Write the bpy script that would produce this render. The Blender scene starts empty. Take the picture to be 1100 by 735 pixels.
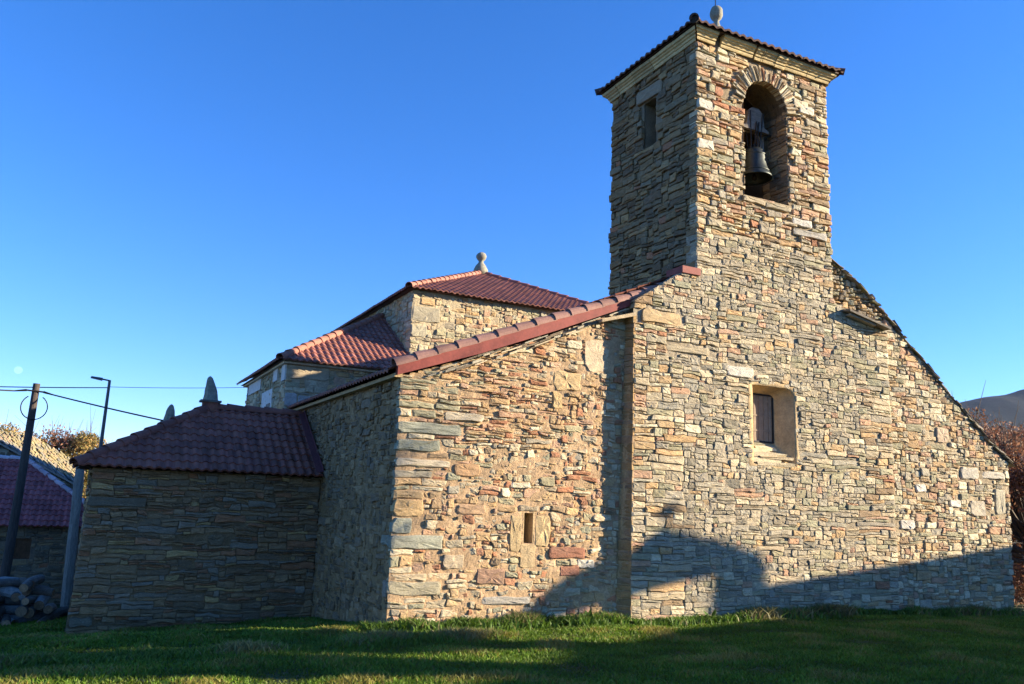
import bpy, bmesh, math, random
import numpy as np
from mathutils import Vector, Matrix, noise
from mathutils.geometry import tessellate_polygon

S = bpy.context.scene
R = math.radians
# ------------------------------------------------------------------ camera, sky, sun, exposure
cam_d = bpy.data.cameras.new('camera'); cam = bpy.data.objects.new('camera', cam_d)
S.collection.objects.link(cam); S.camera = cam
Mx = Matrix(((0.89121119, -0.11727752, -0.43816503), (-0.45203906, -0.14986078, -0.8793193), (0.03746063, 0.98172691, -0.18657162)))
cam.matrix_world = Matrix.Translation((0, 0, 2.3)) @ Mx.to_4x4()
cam_d.sensor_width = 36; cam_d.lens = 29.2845; cam_d.clip_start = 0.05; cam_d.clip_end = 8000

SUN_AZ = 115.2      # degrees clockwise from +Y
SUN_EL = 17.0
w = bpy.data.worlds.new('World'); S.world = w; w.use_nodes = True
nt = w.node_tree; bg = nt.nodes['Background']
sky = nt.nodes.new('ShaderNodeTexSky'); sky.sky_type = 'NISHITA'; sky.sun_disc = False
sky.sun_elevation = R(SUN_EL); sky.sun_rotation = R(SUN_AZ); sky.altitude = 900
sky.air_density = 1.0; sky.dust_density = 0.25; sky.ozone_density = 4.0
hs = nt.nodes.new('ShaderNodeHueSaturation'); hs.inputs['Saturation'].default_value = 1.2
nt.links.new(sky.outputs[0], hs.inputs['Color']); gm = nt.nodes.new('ShaderNodeMix'); gm.data_type = 'RGBA'; gm.blend_type = 'MULTIPLY'; gm.inputs[0].default_value = 1; gm.inputs[7].default_value = (.95, .93, 1.2, 1)
nt.links.new(hs.outputs[0], gm.inputs[6]); nt.links.new(gm.outputs[2], bg.inputs[0]); bg.inputs[1].default_value = 0.09
sd = bpy.data.lights.new('sun', 'SUN'); sun = bpy.data.objects.new('sun', sd); S.collection.objects.link(sun)
sd.energy = 5.0; sd.angle = R(0.5); sd.color = (1.0, 0.84, 0.62)
to_sun = Vector((math.sin(R(SUN_AZ)) * math.cos(R(SUN_EL)), math.cos(R(SUN_AZ)) * math.cos(R(SUN_EL)), math.sin(R(SUN_EL))))
sun.rotation_euler = to_sun.to_track_quat('Z', 'Y').to_euler()
S.view_settings.view_transform = 'Standard'; S.view_settings.look = 'None'
S.view_settings.exposure = 1.6; S.view_settings.gamma = 1; S.view_settings.use_curve_mapping = False
S.cycles.max_bounces = 6; S.cycles.diffuse_bounces = 4; S.cycles.transparent_max_bounces = 8

rng = random.Random(7)
C = S.collection

# ------------------------------------------------------------------ helpers
def ground_z(x, y):
    z = -0.03
    if y > 14.7:
        d = y - 14.7
        z -= 0.1 * d if d < 6 else .6 + .055 * (d - 6) if d < 25 else 1.645 + 0.02 * (d - 25)
        z -= 0.040 * min(max(0, 5 - x), 12) * min(1, d / 4)
    else:
        z += 0.045 * (14.7 - y)
    z -= 0.03 * max(0, min(x - 16, 12))
    z += 0.04 * noise.noise(Vector((x * 0.5, y * 0.5, 0))) + 0.05 * noise.noise(Vector((x * 0.13, y * 0.13, 3)))
    return z

def tag(o, label=None, cat=None, group=None, kind=None):
    if label: o['label'] = label
    if cat: o['category'] = cat
    if group: o['group'] = group
    if kind: o['kind'] = kind
    return o

def empty(name, loc, label, cat, group=None, rz=0):
    o = bpy.data.objects.new(name, None); C.objects.link(o)
    o.location = loc; o.rotation_euler = (0, 0, rz); o.empty_display_size = .3
    return tag(o, label, cat, group)

def link(name, me, mats, parent=None, smooth=False):
    o = bpy.data.objects.new(name, me); C.objects.link(o)
    for m in (mats if isinstance(mats, (list, tuple)) else [mats]): me.materials.append(m)
    if parent:
        o.parent = parent
        p = parent; off = Vector((0, 0, 0))
        while p: off += p.location; p = p.parent
        o.location = -off          # geometry is given in world coordinates
    if smooth: me.polygons.foreach_set('use_smooth', [True] * len(me.polygons))
    return o

class MB:
    """collects vertices / faces with a colour and a material slot per face"""
    def __init__(s): s.v = []; s.f = []; s.c = []; s.m = []
    def add(s, vs, fs, col=(1, 1, 1), mat=0):
        b = len(s.v); s.v.extend(vs)
        for f in fs: s.f.append([i + b for i in f]); s.c.append(col); s.m.append(mat)
    def box(s, x0, x1, y0, y1, z0, z1, col=(1, 1, 1), mat=0):
        vs = [(x, y, z) for z in (z0, z1) for y in (y0, y1) for x in (x0, x1)]
        s.add(vs, [(0, 2, 3, 1), (4, 5, 7, 6), (0, 1, 5, 4), (2, 6, 7, 3), (0, 4, 6, 2), (1, 3, 7, 5)], col, mat)
    def tube(s, pts, rads, n=8, col=(1, 1, 1), mat=0, cap=True):
        pts = [Vector(p) for p in pts]; rings = []
        for i, p in enumerate(pts):
            d = (pts[min(i + 1, len(pts) - 1)] - pts[max(i - 1, 0)]).normalized()
            a = d.orthogonal().normalized() if i == 0 else (pa - d * pa.dot(d)).normalized()
            pa = a; b = d.cross(a)
            rings.append([p + (a * math.cos(t) + b * math.sin(t)) * rads[i] for t in [2 * math.pi * k / n for k in range(n)]])
        vs = [q for r in rings for q in r]; fs = []
        for i in range(len(pts) - 1):
            for k in range(n):
                fs.append((i * n + k, i * n + (k + 1) % n, (i + 1) * n + (k + 1) % n, (i + 1) * n + k))
        if cap: fs.append(tuple(range(n))[::-1]); fs.append(tuple((len(pts) - 1) * n + k for k in range(n)))
        s.add(vs, fs, col, mat)
    def lathe(s, prof, cx, cy, n=24, col=(1, 1, 1), mat=0, wob=0):
        vs = []; fs = []
        for j, (r, z) in enumerate(prof):
            for k in range(n):
                t = 2 * math.pi * k / n
                q = r * (1 + (wob * noise.noise(Vector((math.cos(t) * 2, math.sin(t) * 2, z * 5))) if wob else 0))
                vs.append((cx + q * math.cos(t), cy + q * math.sin(t), z))
        for j in range(len(prof) - 1):
            for k in range(n): fs.append((j * n + k, j * n + (k + 1) % n, (j + 1) * n + (k + 1) % n, (j + 1) * n + k))
        s.add(vs, fs, col, mat)
    def build(s, name, mats, parent=None, smooth=False):
        me = bpy.data.meshes.new(name)
        me.from_pydata([tuple(v) for v in s.v], [], s.f); me.update()
        if s.m and max(s.m) > 0:
            me.polygons.foreach_set('material_index', s.m)
        a = me.attributes.new('col', 'FLOAT_COLOR', 'FACE')
        arr = np.ones((len(s.c), 4), 'f'); arr[:, :3] = np.array(s.c, 'f').reshape(-1, 3)
        a.data.foreach_set('color', arr.ravel())
        return link(name, me, mats, parent, smooth)

# ------------------------------------------------------------------ materials
def mat(name, base=None, attr=False, rough=.9, n1=(6, .35), n2=(40, .25), bump=(30, .3, .02), spots=None, metal=0, spec=.3, stretch=(1, 1, 1)):
    m = bpy.data.materials.new(name); m.use_nodes = True; t = m.node_tree; N = t.nodes; L = t.links
    b = N['Principled BSDF']; b.inputs['Roughness'].default_value = rough; b.inputs['Metallic'].default_value = metal
    b.inputs['Specular IOR Level'].default_value = spec
    tc = N.new('ShaderNodeTexCoord'); mp = N.new('ShaderNodeMapping'); mp.inputs['Scale'].default_value = stretch
    L.new(tc.outputs['Object'], mp.inputs[0])
    if attr:
        a = N.new('ShaderNodeAttribute'); a.attribute_name = 'col'; cur = a.outputs['Color']
        if base:
            mm = N.new('ShaderNodeMix'); mm.data_type = 'RGBA'; mm.blend_type = 'MULTIPLY'; mm.inputs[0].default_value = 1
            L.new(cur, mm.inputs[6]); mm.inputs[7].default_value = (*base, 1); cur = mm.outputs[2]
    else:
        a = N.new('ShaderNodeRGB'); a.outputs[0].default_value = (*base, 1); cur = a.outputs[0]
    for sc, am in (n1, n2):
        if not am: continue
        n = N.new('ShaderNodeTexNoise'); n.inputs['Scale'].default_value = sc; n.inputs['Detail'].default_value = 6; n.inputs['Roughness'].default_value = .65
        L.new(mp.outputs[0], n.inputs['Vector'])
        r = N.new('ShaderNodeMapRange'); r.inputs[1].default_value = .3; r.inputs[2].default_value = .7
        r.inputs[3].default_value = 1 - am; r.inputs[4].default_value = 1 + am
        L.new(n.outputs[0], r.inputs[0])
        mm = N.new('ShaderNodeMix'); mm.data_type = 'RGBA'; mm.blend_type = 'MULTIPLY'; mm.inputs[0].default_value = 1
        L.new(cur, mm.inputs[6]); L.new(r.outputs[0], mm.inputs[7]); cur = mm.outputs[2]
    for (sc, lo, hi, colr, st) in (spots or []):
        n = N.new('ShaderNodeTexNoise'); n.inputs['Scale'].default_value = sc; n.inputs['Detail'].default_value = 8; n.inputs['Roughness'].default_value = .7
        L.new(mp.outputs[0], n.inputs['Vector'])
        r = N.new('ShaderNodeMapRange'); r.inputs[1].default_value = lo; r.inputs[2].default_value = hi; r.inputs[4].default_value = st
        L.new(n.outputs[0], r.inputs[0])
        mm = N.new('ShaderNodeMix'); mm.data_type = 'RGBA'; L.new(r.outputs[0], mm.inputs[0])
        L.new(cur, mm.inputs[6]); mm.inputs[7].default_value = (*colr, 1); cur = mm.outputs[2]
    L.new(cur, b.inputs['Base Color'])
    if bump:
        n = N.new('ShaderNodeTexNoise'); n.inputs['Scale'].default_value = bump[0]; n.inputs['Detail'].default_value = 8; n.inputs['Roughness'].default_value = .7
        L.new(mp.outputs[0], n.inputs['Vector'])
        bp = N.new('ShaderNodeBump'); bp.inputs['Strength'].default_value = bump[1]; bp.inputs['Distance'].default_value = bump[2]
        L.new(n.outputs[0], bp.inputs['Height']); L.new(bp.outputs[0], b.inputs['Normal'])
    return m

M_stone = mat('stone', attr=True, n1=(5, .22), n2=(28, .22), bump=(22, .75, .03), stretch=(1, 1, 2.2),
              spots=[(.9, .48, .72, (.21, .185, .14), .38), (9, .60, .68, (.50, .46, .36), .45), (13, .64, .71, (.10, .09, .075), .5), (4, .60, .70, (.42, .26, .09), .4)])
M_mortar = mat('lime_mortar', attr=True, n1=(3, .25), n2=(30, .25), bump=(35, .9, .03))
M_tile = mat('clay_tile', attr=True, rough=.75, n1=(3, .2), n2=(25, .18), bump=(60, .25, .01), spots=[(6, .62, .74, (.10, .085, .075), .45)])
M_fascia = mat('red_painted_board', base=(.225, .048, .034), rough=.65, n1=(4, .25), n2=(30, .12), bump=(30, .25, .01), spots=[(5, .6, .75, (.38, .13, .09), .5)])
M_plaster = mat('ochre_plaster', base=(.46, .33, .17), n1=(4, .25), n2=(30, .2), bump=(25, .6, .02))
M_cream = mat('cream_plaster', base=(.60, .52, .38), n1=(5, .2), n2=(30, .15), bump=(25, .6, .02))
M_white = mat('white_render', base=(.62, .60, .55), n1=(5, .15), n2=(20, .1), bump=(25, .3, .01))
M_sandst = mat('carved_sandstone', attr=True, n1=(5, .25), n2=(25, .2), bump=(30, .6, .02), spots=[(10, .6, .7, (.2, .17, .11), .5)])
M_lichen = mat('lichened_granite', base=(.26, .25, .19), n1=(8, .3), n2=(30, .25), bump=(30, .8, .03), spots=[(12, .56, .66, (.38, .36, .22), .7)])
M_bronze = mat('weathered_bronze', base=(.045, .055, .05), rough=.45, metal=.6, n1=(5, .3), n2=(25, .2), bump=(30, .15, .01), spots=[(7, .55, .7, (.10, .14, .12), .6)])
M_wood = mat('grey_wood', base=(.30, .265, .22), n1=(4, .3), n2=(14, .3), bump=(20, .7, .02), stretch=(4, 4, .5))
M_polewood = mat('pole_wood', base=(.075, .06, .05), n1=(4, .3), n2=(14, .3), bump=(20, .6, .02), stretch=(4, 4, .4))
M_oldwood = mat('bleached_wood', base=(.20, .175, .145), n1=(3, .4), n2=(10, .35), bump=(20, .6, .02), stretch=(1, 4, 6))
M_iron = mat('dark_iron', base=(.03, .028, .026), rough=.6, metal=.5, n1=(8, .2), n2=(30, .2), bump=None)
M_steel = mat('grey_steel', base=(.10, .105, .11), rough=.5, metal=.6, n1=(8, .1), n2=(30, .1), bump=None)
M_cable = mat('black_cable', base=(.02, .02, .022), rough=.7, n1=(3, 0), n2=(3, 0), bump=None)
M_slate = mat('slate_slab', attr=True, n1=(5, .3), n2=(25, .25), bump=(30, .6, .02), spots=[(8, .55, .66, (.20, .19, .07), .6)])
M_shutter = mat('metal_shutter', base=(.30, .215, .14), rough=.7, n1=(6, .2), n2=(30, .1), bump=(30, .2, .01))
M_bark = mat('bark', base=(.10, .08, .06), n1=(6, .3), n2=(30, .2), bump=(20, .6, .03))
M_leaf = mat('autumn_leaf', attr=True, rough=.7, n1=(2, .2), n2=(3, 0), bump=None)
M_logs = mat('firewood', attr=True, n1=(8, .3), n2=(30, .25), bump=(25, .7, .02))
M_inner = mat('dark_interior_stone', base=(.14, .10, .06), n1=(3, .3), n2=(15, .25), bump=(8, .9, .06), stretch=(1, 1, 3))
M_earth = mat('grassy_soil', base=(.045, .06, .014), n1=(1.2, .35), n2=(20, .35), bump=(25, .8, .04), spots=[(3, .6, .72, (.07, .06, .02), .6)])
M_grass = mat('grass_blade', attr=True, rough=.6, n1=(.7, .25), n2=(3, 0), bump=None)
for mm_, k_ in ((M_grass, .35), (M_leaf, .3)):
    t_ = mm_.node_tree; b_ = t_.nodes['Principled BSDF']; o_ = t_.nodes['Material Output']; tl = t_.nodes.new('ShaderNodeBsdfTranslucent'); mx_ = t_.nodes.new('ShaderNodeMixShader')
    t_.links.new(b_.inputs['Base Color'].links[0].from_socket, tl.inputs['Color']); mx_.inputs[0].default_value = k_
    t_.links.new(b_.outputs[0], mx_.inputs[1]); t_.links.new(tl.outputs[0], mx_.inputs[2]); t_.links.new(mx_.outputs[0], o_.inputs[0])
M_hill = mat('wooded_hillside', base=(.007, .013, .014), n1=(.01, .3), n2=(.05, .35), bump=(.02, .6, 8), spots=[(.004, .55, .7, (.016, .015, .010), .7)])

# ------------------------------------------------------------------ rubble masonry
def pip(p, poly):
    x, y = p; c = False; j = len(poly) - 1
    for i in range(len(poly)):
        xi, yi = poly[i]; xj, yj = poly[j]
        if (yi > y) != (yj > y) and x < (xj - xi) * (y - yi) / (yj - yi) + xi: c = not c
        j = i
    return c
def nearest(p, poly):
    best = None; bd = 1e9
    for i in range(len(poly)):
        ax, ay = poly[i]; bx, by = poly[(i + 1) % len(poly)]
        dx, dy = bx - ax, by - ay; L2 = dx * dx + dy * dy or 1e-9
        t = max(0, min(1, ((p[0] - ax) * dx + (p[1] - ay) * dy) / L2))
        q = (ax + dx * t, ay + dy * t); d = (q[0] - p[0]) ** 2 + (q[1] - p[1]) ** 2
        if d < bd: bd = d; best = q
    return best
def rect(x0, z0, x1, z1): return [(x0, z0), (x1, z0), (x1, z1), (x0, z1)]

OCH = (.48, .325, .16); TAN = (.49, .40, .25); GRY = (.365, .32, .225); GRN = (.34, .31, .19); RST = (.37, .175, .09)
CRM = (.60, .52, .34); DRK = (.165, .13, .085); PNK = (.47, .295, .18); BRN = (.29, .20, .11)
PAL_A = [(OCH, 6), (TAN, 5), (GRN, 2.5), (RST, 2.2), (CRM, 1.3), (PNK, 3), (GRY, 1), (BRN, 1.5)]
PAL_T = [(OCH, 2.2), (TAN, 5), (GRN, 2.5), (RST, .15), (CRM, 1.6), (PNK, 1.2), (GRY, 3.5), (BRN, .8)]
PAL_F = [(OCH, .8), (TAN, 5), (GRN, 2.2), (CRM, .7), (PNK, .7), (GRY, 7), ((.27, .235, .16), 2), ((.41, .355, .245), 3)]
PAL_D = [(DRK, 4), (BRN, 5), ((.24, .19, .12), 3), (RST, 1.5), ((.36, .24, .12), 1)]
def pick(pal, r):
    t = r.random() * sum(w_ for _, w_ in pal)
    for c, w_ in pal:
        t -= w_
        if t <= 0: break
    j = .90 + .24 * r.random(); k = .96 + .08 * r.random()
    return (min(.8, c[0] * j * k), min(.8, c[1] * j), min(.8, c[2] * j / k))

def stone_geo(mb, pts, fr, prot, bev, tilt, col, r, back=.14, matn=0):
    """one stone: polygon pts in wall coordinates -> domed, bevelled block"""
    O, U, V, N = fr; n = len(pts)
    cu = sum(p[0] for p in pts) / n; cv = sum(p[1] for p in pts) / n
    ta, tb = r.gauss(0, tilt), r.gauss(0, tilt * .8)
    du = max(p[0] for p in pts) - min(p[0] for p in pts); dv = max(p[1] for p in pts) - min(p[1] for p in pts)
    ta = max(-.05, min(.05, ta * du)) / max(du, .05); tb = max(-.04, min(.04, tb * dv)) / max(dv, .05)
    hm = max(.012, min(du, dv) / 2); f2 = max(.62, 1 - bev * .8 / hm); rg = min(.010, .03 * max(du, dv))
    vs = []
    def P(u, v, d): return O + U * u + V * v + N * d
    for u, v in pts: vs.append(P(u, v, -back))
    for u, v in pts: vs.append(P(u, v, prot - bev * (.7 + .5 * r.random()) + (u - cu) * ta + (v - cv) * tb))
    for u, v in pts:
        q = f2 * (.93 + .1 * r.random()); a = cu + (u - cu) * q; b = cv + (v - cv) * q
        vs.append(P(a, b, prot + (a - cu) * ta + (b - cv) * tb + r.gauss(0, .0035)))
    for u, v in pts:
        q = (.45 + .15 * r.random()) * f2; a = cu + (u - cu) * q; b = cv + (v - cv) * q
        vs.append(P(a, b, prot + .002 + (a - cu) * ta + (b - cv) * tb + r.gauss(0, rg * .6)))
    vs.append(P(cu, cv, prot + .002 + r.gauss(0, rg * .6)))
    fs = []
    for k in range(3):
        for i in range(n):
            j = (i + 1) % n
            fs.append((k * n + i, k * n + j, (k + 1) * n + j, (k + 1) * n + i))
    for i in range(n): fs.append((3 * n + i, 3 * n + (i + 1) % n, 4 * n))
    mb.add(vs, fs, col, matn)

def core(mb, fr, outline, holes, d0, d1, col, matn=1):
    O, U, V, N = fr
    polys = [outline] + holes
    tris = tessellate_polygon([[Vector((p[0], p[1], 0)) for p in pl] for pl in polys])
    allp = [p for pl in polys for p in pl]; n = len(allp)
    vs = [O + U * u + V * v + N * d0 for u, v in allp] + [O + U * u + V * v + N * d1 for u, v in allp]
    fs = [tuple(t) for t in tris] + [tuple(i + n for i in t[::-1]) for t in tris]
    b = 0
    for pl in polys:
        m = len(pl)
        for i in range(m): fs.append((b + i, b + (i + 1) % m, n + b + (i + 1) % m, n + b + i))
        b += m
    mb.add(vs, fs, col, matn)

def stone_wall(name, parent, fr, outline, style, holes=(), features=(), mortar=(.42, .31, .18), recess=.03, thick=.5,
               seed=1, warp=.03, custom=None, do_core=True, back=.14, corehole=None, extra=None):
    O, U, V, N = [Vector(a) for a in fr]; fr = (O, U, V, N); r = random.Random(seed); mb = MB()
    holes = [list(h) for h in holes]; fh = [rect(*f[:4]) for f in features]
    block = holes + fh + ([custom] if custom else [])
    us = [p[0] for p in outline]; vs_ = [p[1] for p in outline]
    u0, u1, v0, v1 = min(us), max(us), min(vs_), max(vs_)
    du = .02; n = int((u1 - u0) / du) + 1; h = np.full(n, v0 - .05)
    # top limit per column, so nothing is stacked above the outline
    top = np.full(n, v1 + .1)
    for i in range(n):
        uu = u0 + (i + .5) * du; ys = []
        for k in range(len(outline)):
            (xa, ya), (xb, yb) = outline[k], outline[(k + 1) % len(outline)]
            if (xa <= uu < xb) or (xb <= uu < xa): ys.append(ya + (yb - ya) * (uu - xa) / (xb - xa))
        if ys: top[i] = max(ys) + .02
    hh = h.copy(); cnt = 0
    while cnt < 9000:
        i0 = int(np.argmin(hh)); m = hh[i0]
        if m > v1 + 1: break
        j = i0
        while j < n and abs(hh[j] - m) < 1e-6: j += 1
        w_ = (j - i0) * du
        uc = u0 + (i0 + j) * .5 * du
        st = style(uc, m)
        ww = st['w'][0] * (st['w'][1] / st['w'][0]) ** (r.random() ** st.get('wp', 1.0))
        if w_ - ww < st['w'][0] * .7: ww = w_ if w_ < st['w'][1] * 1.15 else w_ * (.4 + .2 * r.random())
        k = max(1, min(j - i0, int(round(ww / du))))
        ww = k * du
        hg = st['h'][0] * (st['h'][1] / st['h'][0]) ** r.random()
        hg = max(st['h'][0], min(hg, ww * st.get('asp', .9)))
        left = hh[i0 - 1] if i0 > 0 else 1e9; right = hh[j] if j < n else 1e9
        fromleft = (left >= right) if (left < 1e8 and right < 1e8) else r.random() < .5
        nb = left if fromleft else right
        for q in (left, right):
            if q < 1e8 and abs(m + hg - q) < .035 and q - m > st['h'][0] * .6: hg = q - m
        if ww < st['w'][0] * .6 and min(left, right) < 1e8: hg = min(max(.03, min(left, right) - m), st['h'][1])
        a = i0 if fromleft else j - k
        ua, ub = u0 + a * du, u0 + (a + k) * du; va, vb = m, m + hg
        hh[a:a + k] = m + hg
        hh[a:a + k] = np.where(hh[a:a + k] > top[a:a + k], 1e6, hh[a:a + k])
        cnt += 1
        # polygon
        g = st['gap'] * (.6 + .8 * r.random()); x0, x1, y0, y1 = ua + g / 2, ub - g / 2, va + g / 2, vb - g / 2
        if x1 - x0 < .02 or y1 - y0 < .012: continue
        mn = min(x1 - x0, y1 - y0); cc = st.get('cut', .35)
        def cu_(): return mn * (.04 + (cc * .55) * r.random() ** 2.2)
        pts = []; wd_, hd_ = x1 - x0, y1 - y0; nh_ = 1 if wd_ < .2 else (2 if wd_ < .5 else 4); nv2 = 1 if hd_ > .11 else 0
        for k_, (cx, cy, sx, sy) in enumerate(((x0, y0, 1, 1), (x1, y0, -1, 1), (x1, y1, -1, -1), (x0, y1, 1, -1))):
            a1, a2 = min(cu_() * (1 + .8 * r.random()), wd_ * .3), min(cu_(), hd_ * .35)
            pa = (cx + sx * a1, cy); pb = (cx, cy + sy * a2)
            pts += [pb, pa] if sx * sy > 0 else [pa, pb]
            if k_ in (0, 2):
                for q_ in range(nh_):
                    t = (q_ + .6 + .8 * (r.random() - .5)) / (nh_ + .2); yy = cy + sy * min(.008, mn * .08) * r.random()
                    pts.append((x0 + wd_ * (.2 + .6 * t if k_ == 0 else .8 - .6 * t), yy))
            elif nv2:
                t = .35 + .3 * r.random(); pts.append(((x1 - .006 * r.random()) if k_ == 1 else (x0 + .006 * r.random()), y0 + hd_ * (t if k_ == 1 else 1 - t)))
        out = []; ro = r.gauss(0, st.get('rot', .015)) * min(1, .2 / max(.05, wd_)); ca, sa = math.cos(ro), math.sin(ro); mx, my = (x0 + x1) / 2, (y0 + y1) / 2
        pts = [(mx + (a_ - mx) * ca - (b_ - my) * sa, my + (a_ - mx) * sa + (b_ - my) * ca) for a_, b_ in pts]
        wf = st.get('wf', 1.0)
        for (u, v) in pts:
            nv = noise.noise_vector(Vector((u * .9 + seed * 7.3, v * 1.4, seed)))
            nw = noise.noise_vector(Vector((u * 4.2 + seed, v * 5.5, 5)))
            n3 = noise.noise_vector(Vector((u * 11 + seed, v * 13, 15)))
            out.append((u + warp * nv.x + wf * (.040 * nw.x + .012 * n3.x), v + warp * 1.4 * nv.y + wf * (.030 * nw.y + .010 * n3.y)))
        cu = sum(p[0] for p in out) / len(out); cv = sum(p[1] for p in out) / len(out)
        bad = False
        for b in block:
            if pip((cu, cv), b): bad = True; break
        if bad: continue
        if not pip((cu, cv), outline): continue
        o2 = []
        for p in out:
            if not pip(p, outline):
                q = nearest(p, outline); o_ = (q[0] * .95 + p[0] * .05, q[1] * .95 + p[1] * .05); p = o_
            for b in block:
                if pip(p, b): p = nearest(p, b)
            o2.append(p)
        c2 = (sum(p[0] for p in o2) / len(o2), sum(p[1] for p in o2) / len(o2))
        if any(pip(((o2[q][0] * .7 + c2[0] * .3), (o2[q][1] * .7 + c2[1] * .3)), b) for b in block for q in range(len(o2))): continue
        prot = st['prot'][0] + (st['prot'][1] - st['prot'][0]) * r.random()
        stone_geo(mb, o2, fr, prot, st.get('bev', .014), st.get('tilt', .08), pick(st['pal'], r), r, back)
    for f in features:
        x0, y0, x1, y1, colr, prot = f[:6]; mn = min(x1 - x0, y1 - y0)
        g = .010; c_ = lambda: mn * (.05 + .30 * r.random() ** 1.5)
        x0 += g; x1 -= g; y0 += g; y1 -= g
        pts = [(x0, y0 + c_()), (x0 + c_(), y0), ((x0 + x1) / 2, y0 + .01 * r.random()), (x1 - c_(), y0), (x1, y0 + c_()),
               (x1, y1 - c_()), (x1 - c_(), y1), ((x0 + x1) / 2, y1 - .015 * r.random()), (x0 + c_(), y1), (x0, y1 - c_())]
        p3 = []
        for q_ in range(len(pts)):
            a_, b_ = pts[q_], pts[(q_ + 1) % len(pts)]; p3.append(a_)
            if math.hypot(b_[0] - a_[0], b_[1] - a_[1]) > .12: p3.append(((a_[0] + b_[0]) / 2, (a_[1] + b_[1]) / 2))
        pts = [(a_ + .035 * noise.noise(Vector((a_ * 5, b_ * 5, 1))), b_ + .035 * noise.noise(Vector((a_ * 5, b_ * 5, 8)))) for a_, b_ in p3]
        stone_geo(mb, pts, fr, prot * .7, .012, .04, (lambda k__: tuple(c__ * k__ for c__ in colr))(.82 + .2 * r.random()), r, back)
    if extra: extra(mb, fr, r)
    # mortar bed
    gs = .055; nu = int((u1 - u0) / gs) + 2; nv_ = int((v1 - v0) / gs) + 2; idx = {}; vs = []; fs = []; cols = []
    def vid(i, j):
        if (i, j) not in idx:
            u = u0 + (i - .5) * gs; v = v0 + (j - .5) * gs
            if not pip((u, v), outline):
                u, v = nearest((u, v), outline)
            for hx in holes:
                if pip((u, v), hx): u, v = nearest((u, v), hx)
            d = -recess + .020 * noise.noise(Vector((u * 2.2, v * 2.2, seed))) + .016 * noise.noise(Vector((u * 11, v * 11, seed)))
            idx[(i, j)] = len(vs); vs.append(O + U * u + V * v + N * d)
        return idx[(i, j)]
    for i in range(nu):
        for j in range(nv_):
            c = (u0 + i * gs, v0 + j * gs)
            if not pip(c, outline) or any(pip(c, hx) for hx in holes): continue
            fs.append((vid(i, j), vid(i + 1, j), vid(i + 1, j + 1), vid(i, j + 1)))
            k = .9 + .25 * noise.noise(Vector((c[0] * 1.3, c[1] * 1.3, 2 + seed))); mc = mortar(c[0], c[1]) if callable(mortar) else mortar
            cols.append((mc[0] * k, mc[1] * k, mc[2] * k))
    b = len(mb.v); mb.v.extend(vs)
    for f, c in zip(fs, cols): mb.f.append([q + b for q in f]); mb.c.append(c); mb.m.append(1)
    co = [(p[0] + (.08 if p[0] < u0 + .12 else -.08 if p[0] > u1 - .12 else 0), p[1]) for p in outline]
    if do_core: core(mb, fr, co, holes, -recess - .04, -thick, mortar(u0, v0) if callable(mortar) else mortar)
    return mb.build(name, [M_stone, M_mortar], parent)

def front(y): return (Vector((0, y, 0)), Vector((1, 0, 0)), Vector((0, 0, 1)), Vector((0, -1, 0)))       # u = x
def left(x): return (Vector((x, 0, 0)), Vector((0, -1, 0)), Vector((0, 0, 1)), Vector((-1, 0, 0)))      # u = -y
def right(x): return (Vector((x, 0, 0)), Vector((0, 1, 0)), Vector((0, 0, 1)), Vector((1, 0, 0)))       # u = y

# ------------------------------------------------------------------ roofs
TILE = (.26, .105, .075)
def tile_roof(mb, P0, U, Sv, L, uL, uR, pitch=.195, row=.31, col=TILE, amp=.036, samp=8, seed=3, lift=.030, vary=.26):
    P0, U, Sv = Vector(P0), Vector(U).normalized(), Vector(Sv).normalized(); N = U.cross(Sv).normalized()
    if N.z < 0: N = -N
    r = random.Random(seed); nr = int(math.ceil(L / row)); cc = {}
    for k in range(nr):
        s0, s1 = k * row, min((k + 1) * row, L)
        e = 1 if s1 < L else 0
        sb, st_ = s0 - .03, s1
        la, ra, lb, rb = uL(max(s0, 0)), uR(max(s0, 0)), uL(s1), uR(s1)
        umin, umax = min(la, lb), max(ra, rb)
        stp = pitch / samp; i0 = int(math.floor(umin / stp)); i1 = int(math.ceil(umax / stp))
        base = len(mb.v); m = 0
        for i in range(i0, i1 + 1):
            u = i * stp; ub = max(la, min(ra, u)); ut = max(lb, min(rb, u))
            def h(x):
                ph = (x / pitch) % 1.0
                return amp * (math.sin(math.pi * min(1, ph / .68)) ** .8 if ph < .68 else -.18 * math.sin(math.pi * (ph - .68) / .32))
            cb = P0 + U * ub + Sv * sb; ct = P0 + U * ut + Sv * st_
            jz = .007 * noise.noise(Vector((i // samp * 1.7, k * 2.3, seed))) + .02 * noise.noise(Vector((u * .5, s0 * .5, seed))); ju = .010 * noise.noise(Vector((i // samp * 3.1, k * 1.3, seed + 9)))
            cb = cb + Sv * (ju * 2)
            mb.v += [cb + N * (h(ub) - .004 - .012 + jz), cb + N * (h(ub) + lift + jz), ct + N * (h(ut) + .002 + jz)]
            m += 1
        for i in range(m - 1):
            tcol = (int(math.floor((i0 + i) / samp)), k)
            if tcol not in cc:
                q = 1 + vary * (r.random() - .5) * 2; cc[tcol] = (col[0] * q, col[1] * q * (1 + .08 * (r.random() - .5)), col[2] * q)
            a = base + i * 3; b = a + 3
            for f in ((a, b, b + 1, a + 1), (a + 1, b + 1, b + 2, a + 2)):
                mb.f.append(list(f)); mb.c.append(cc[tcol]); mb.m.append(0)

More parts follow.
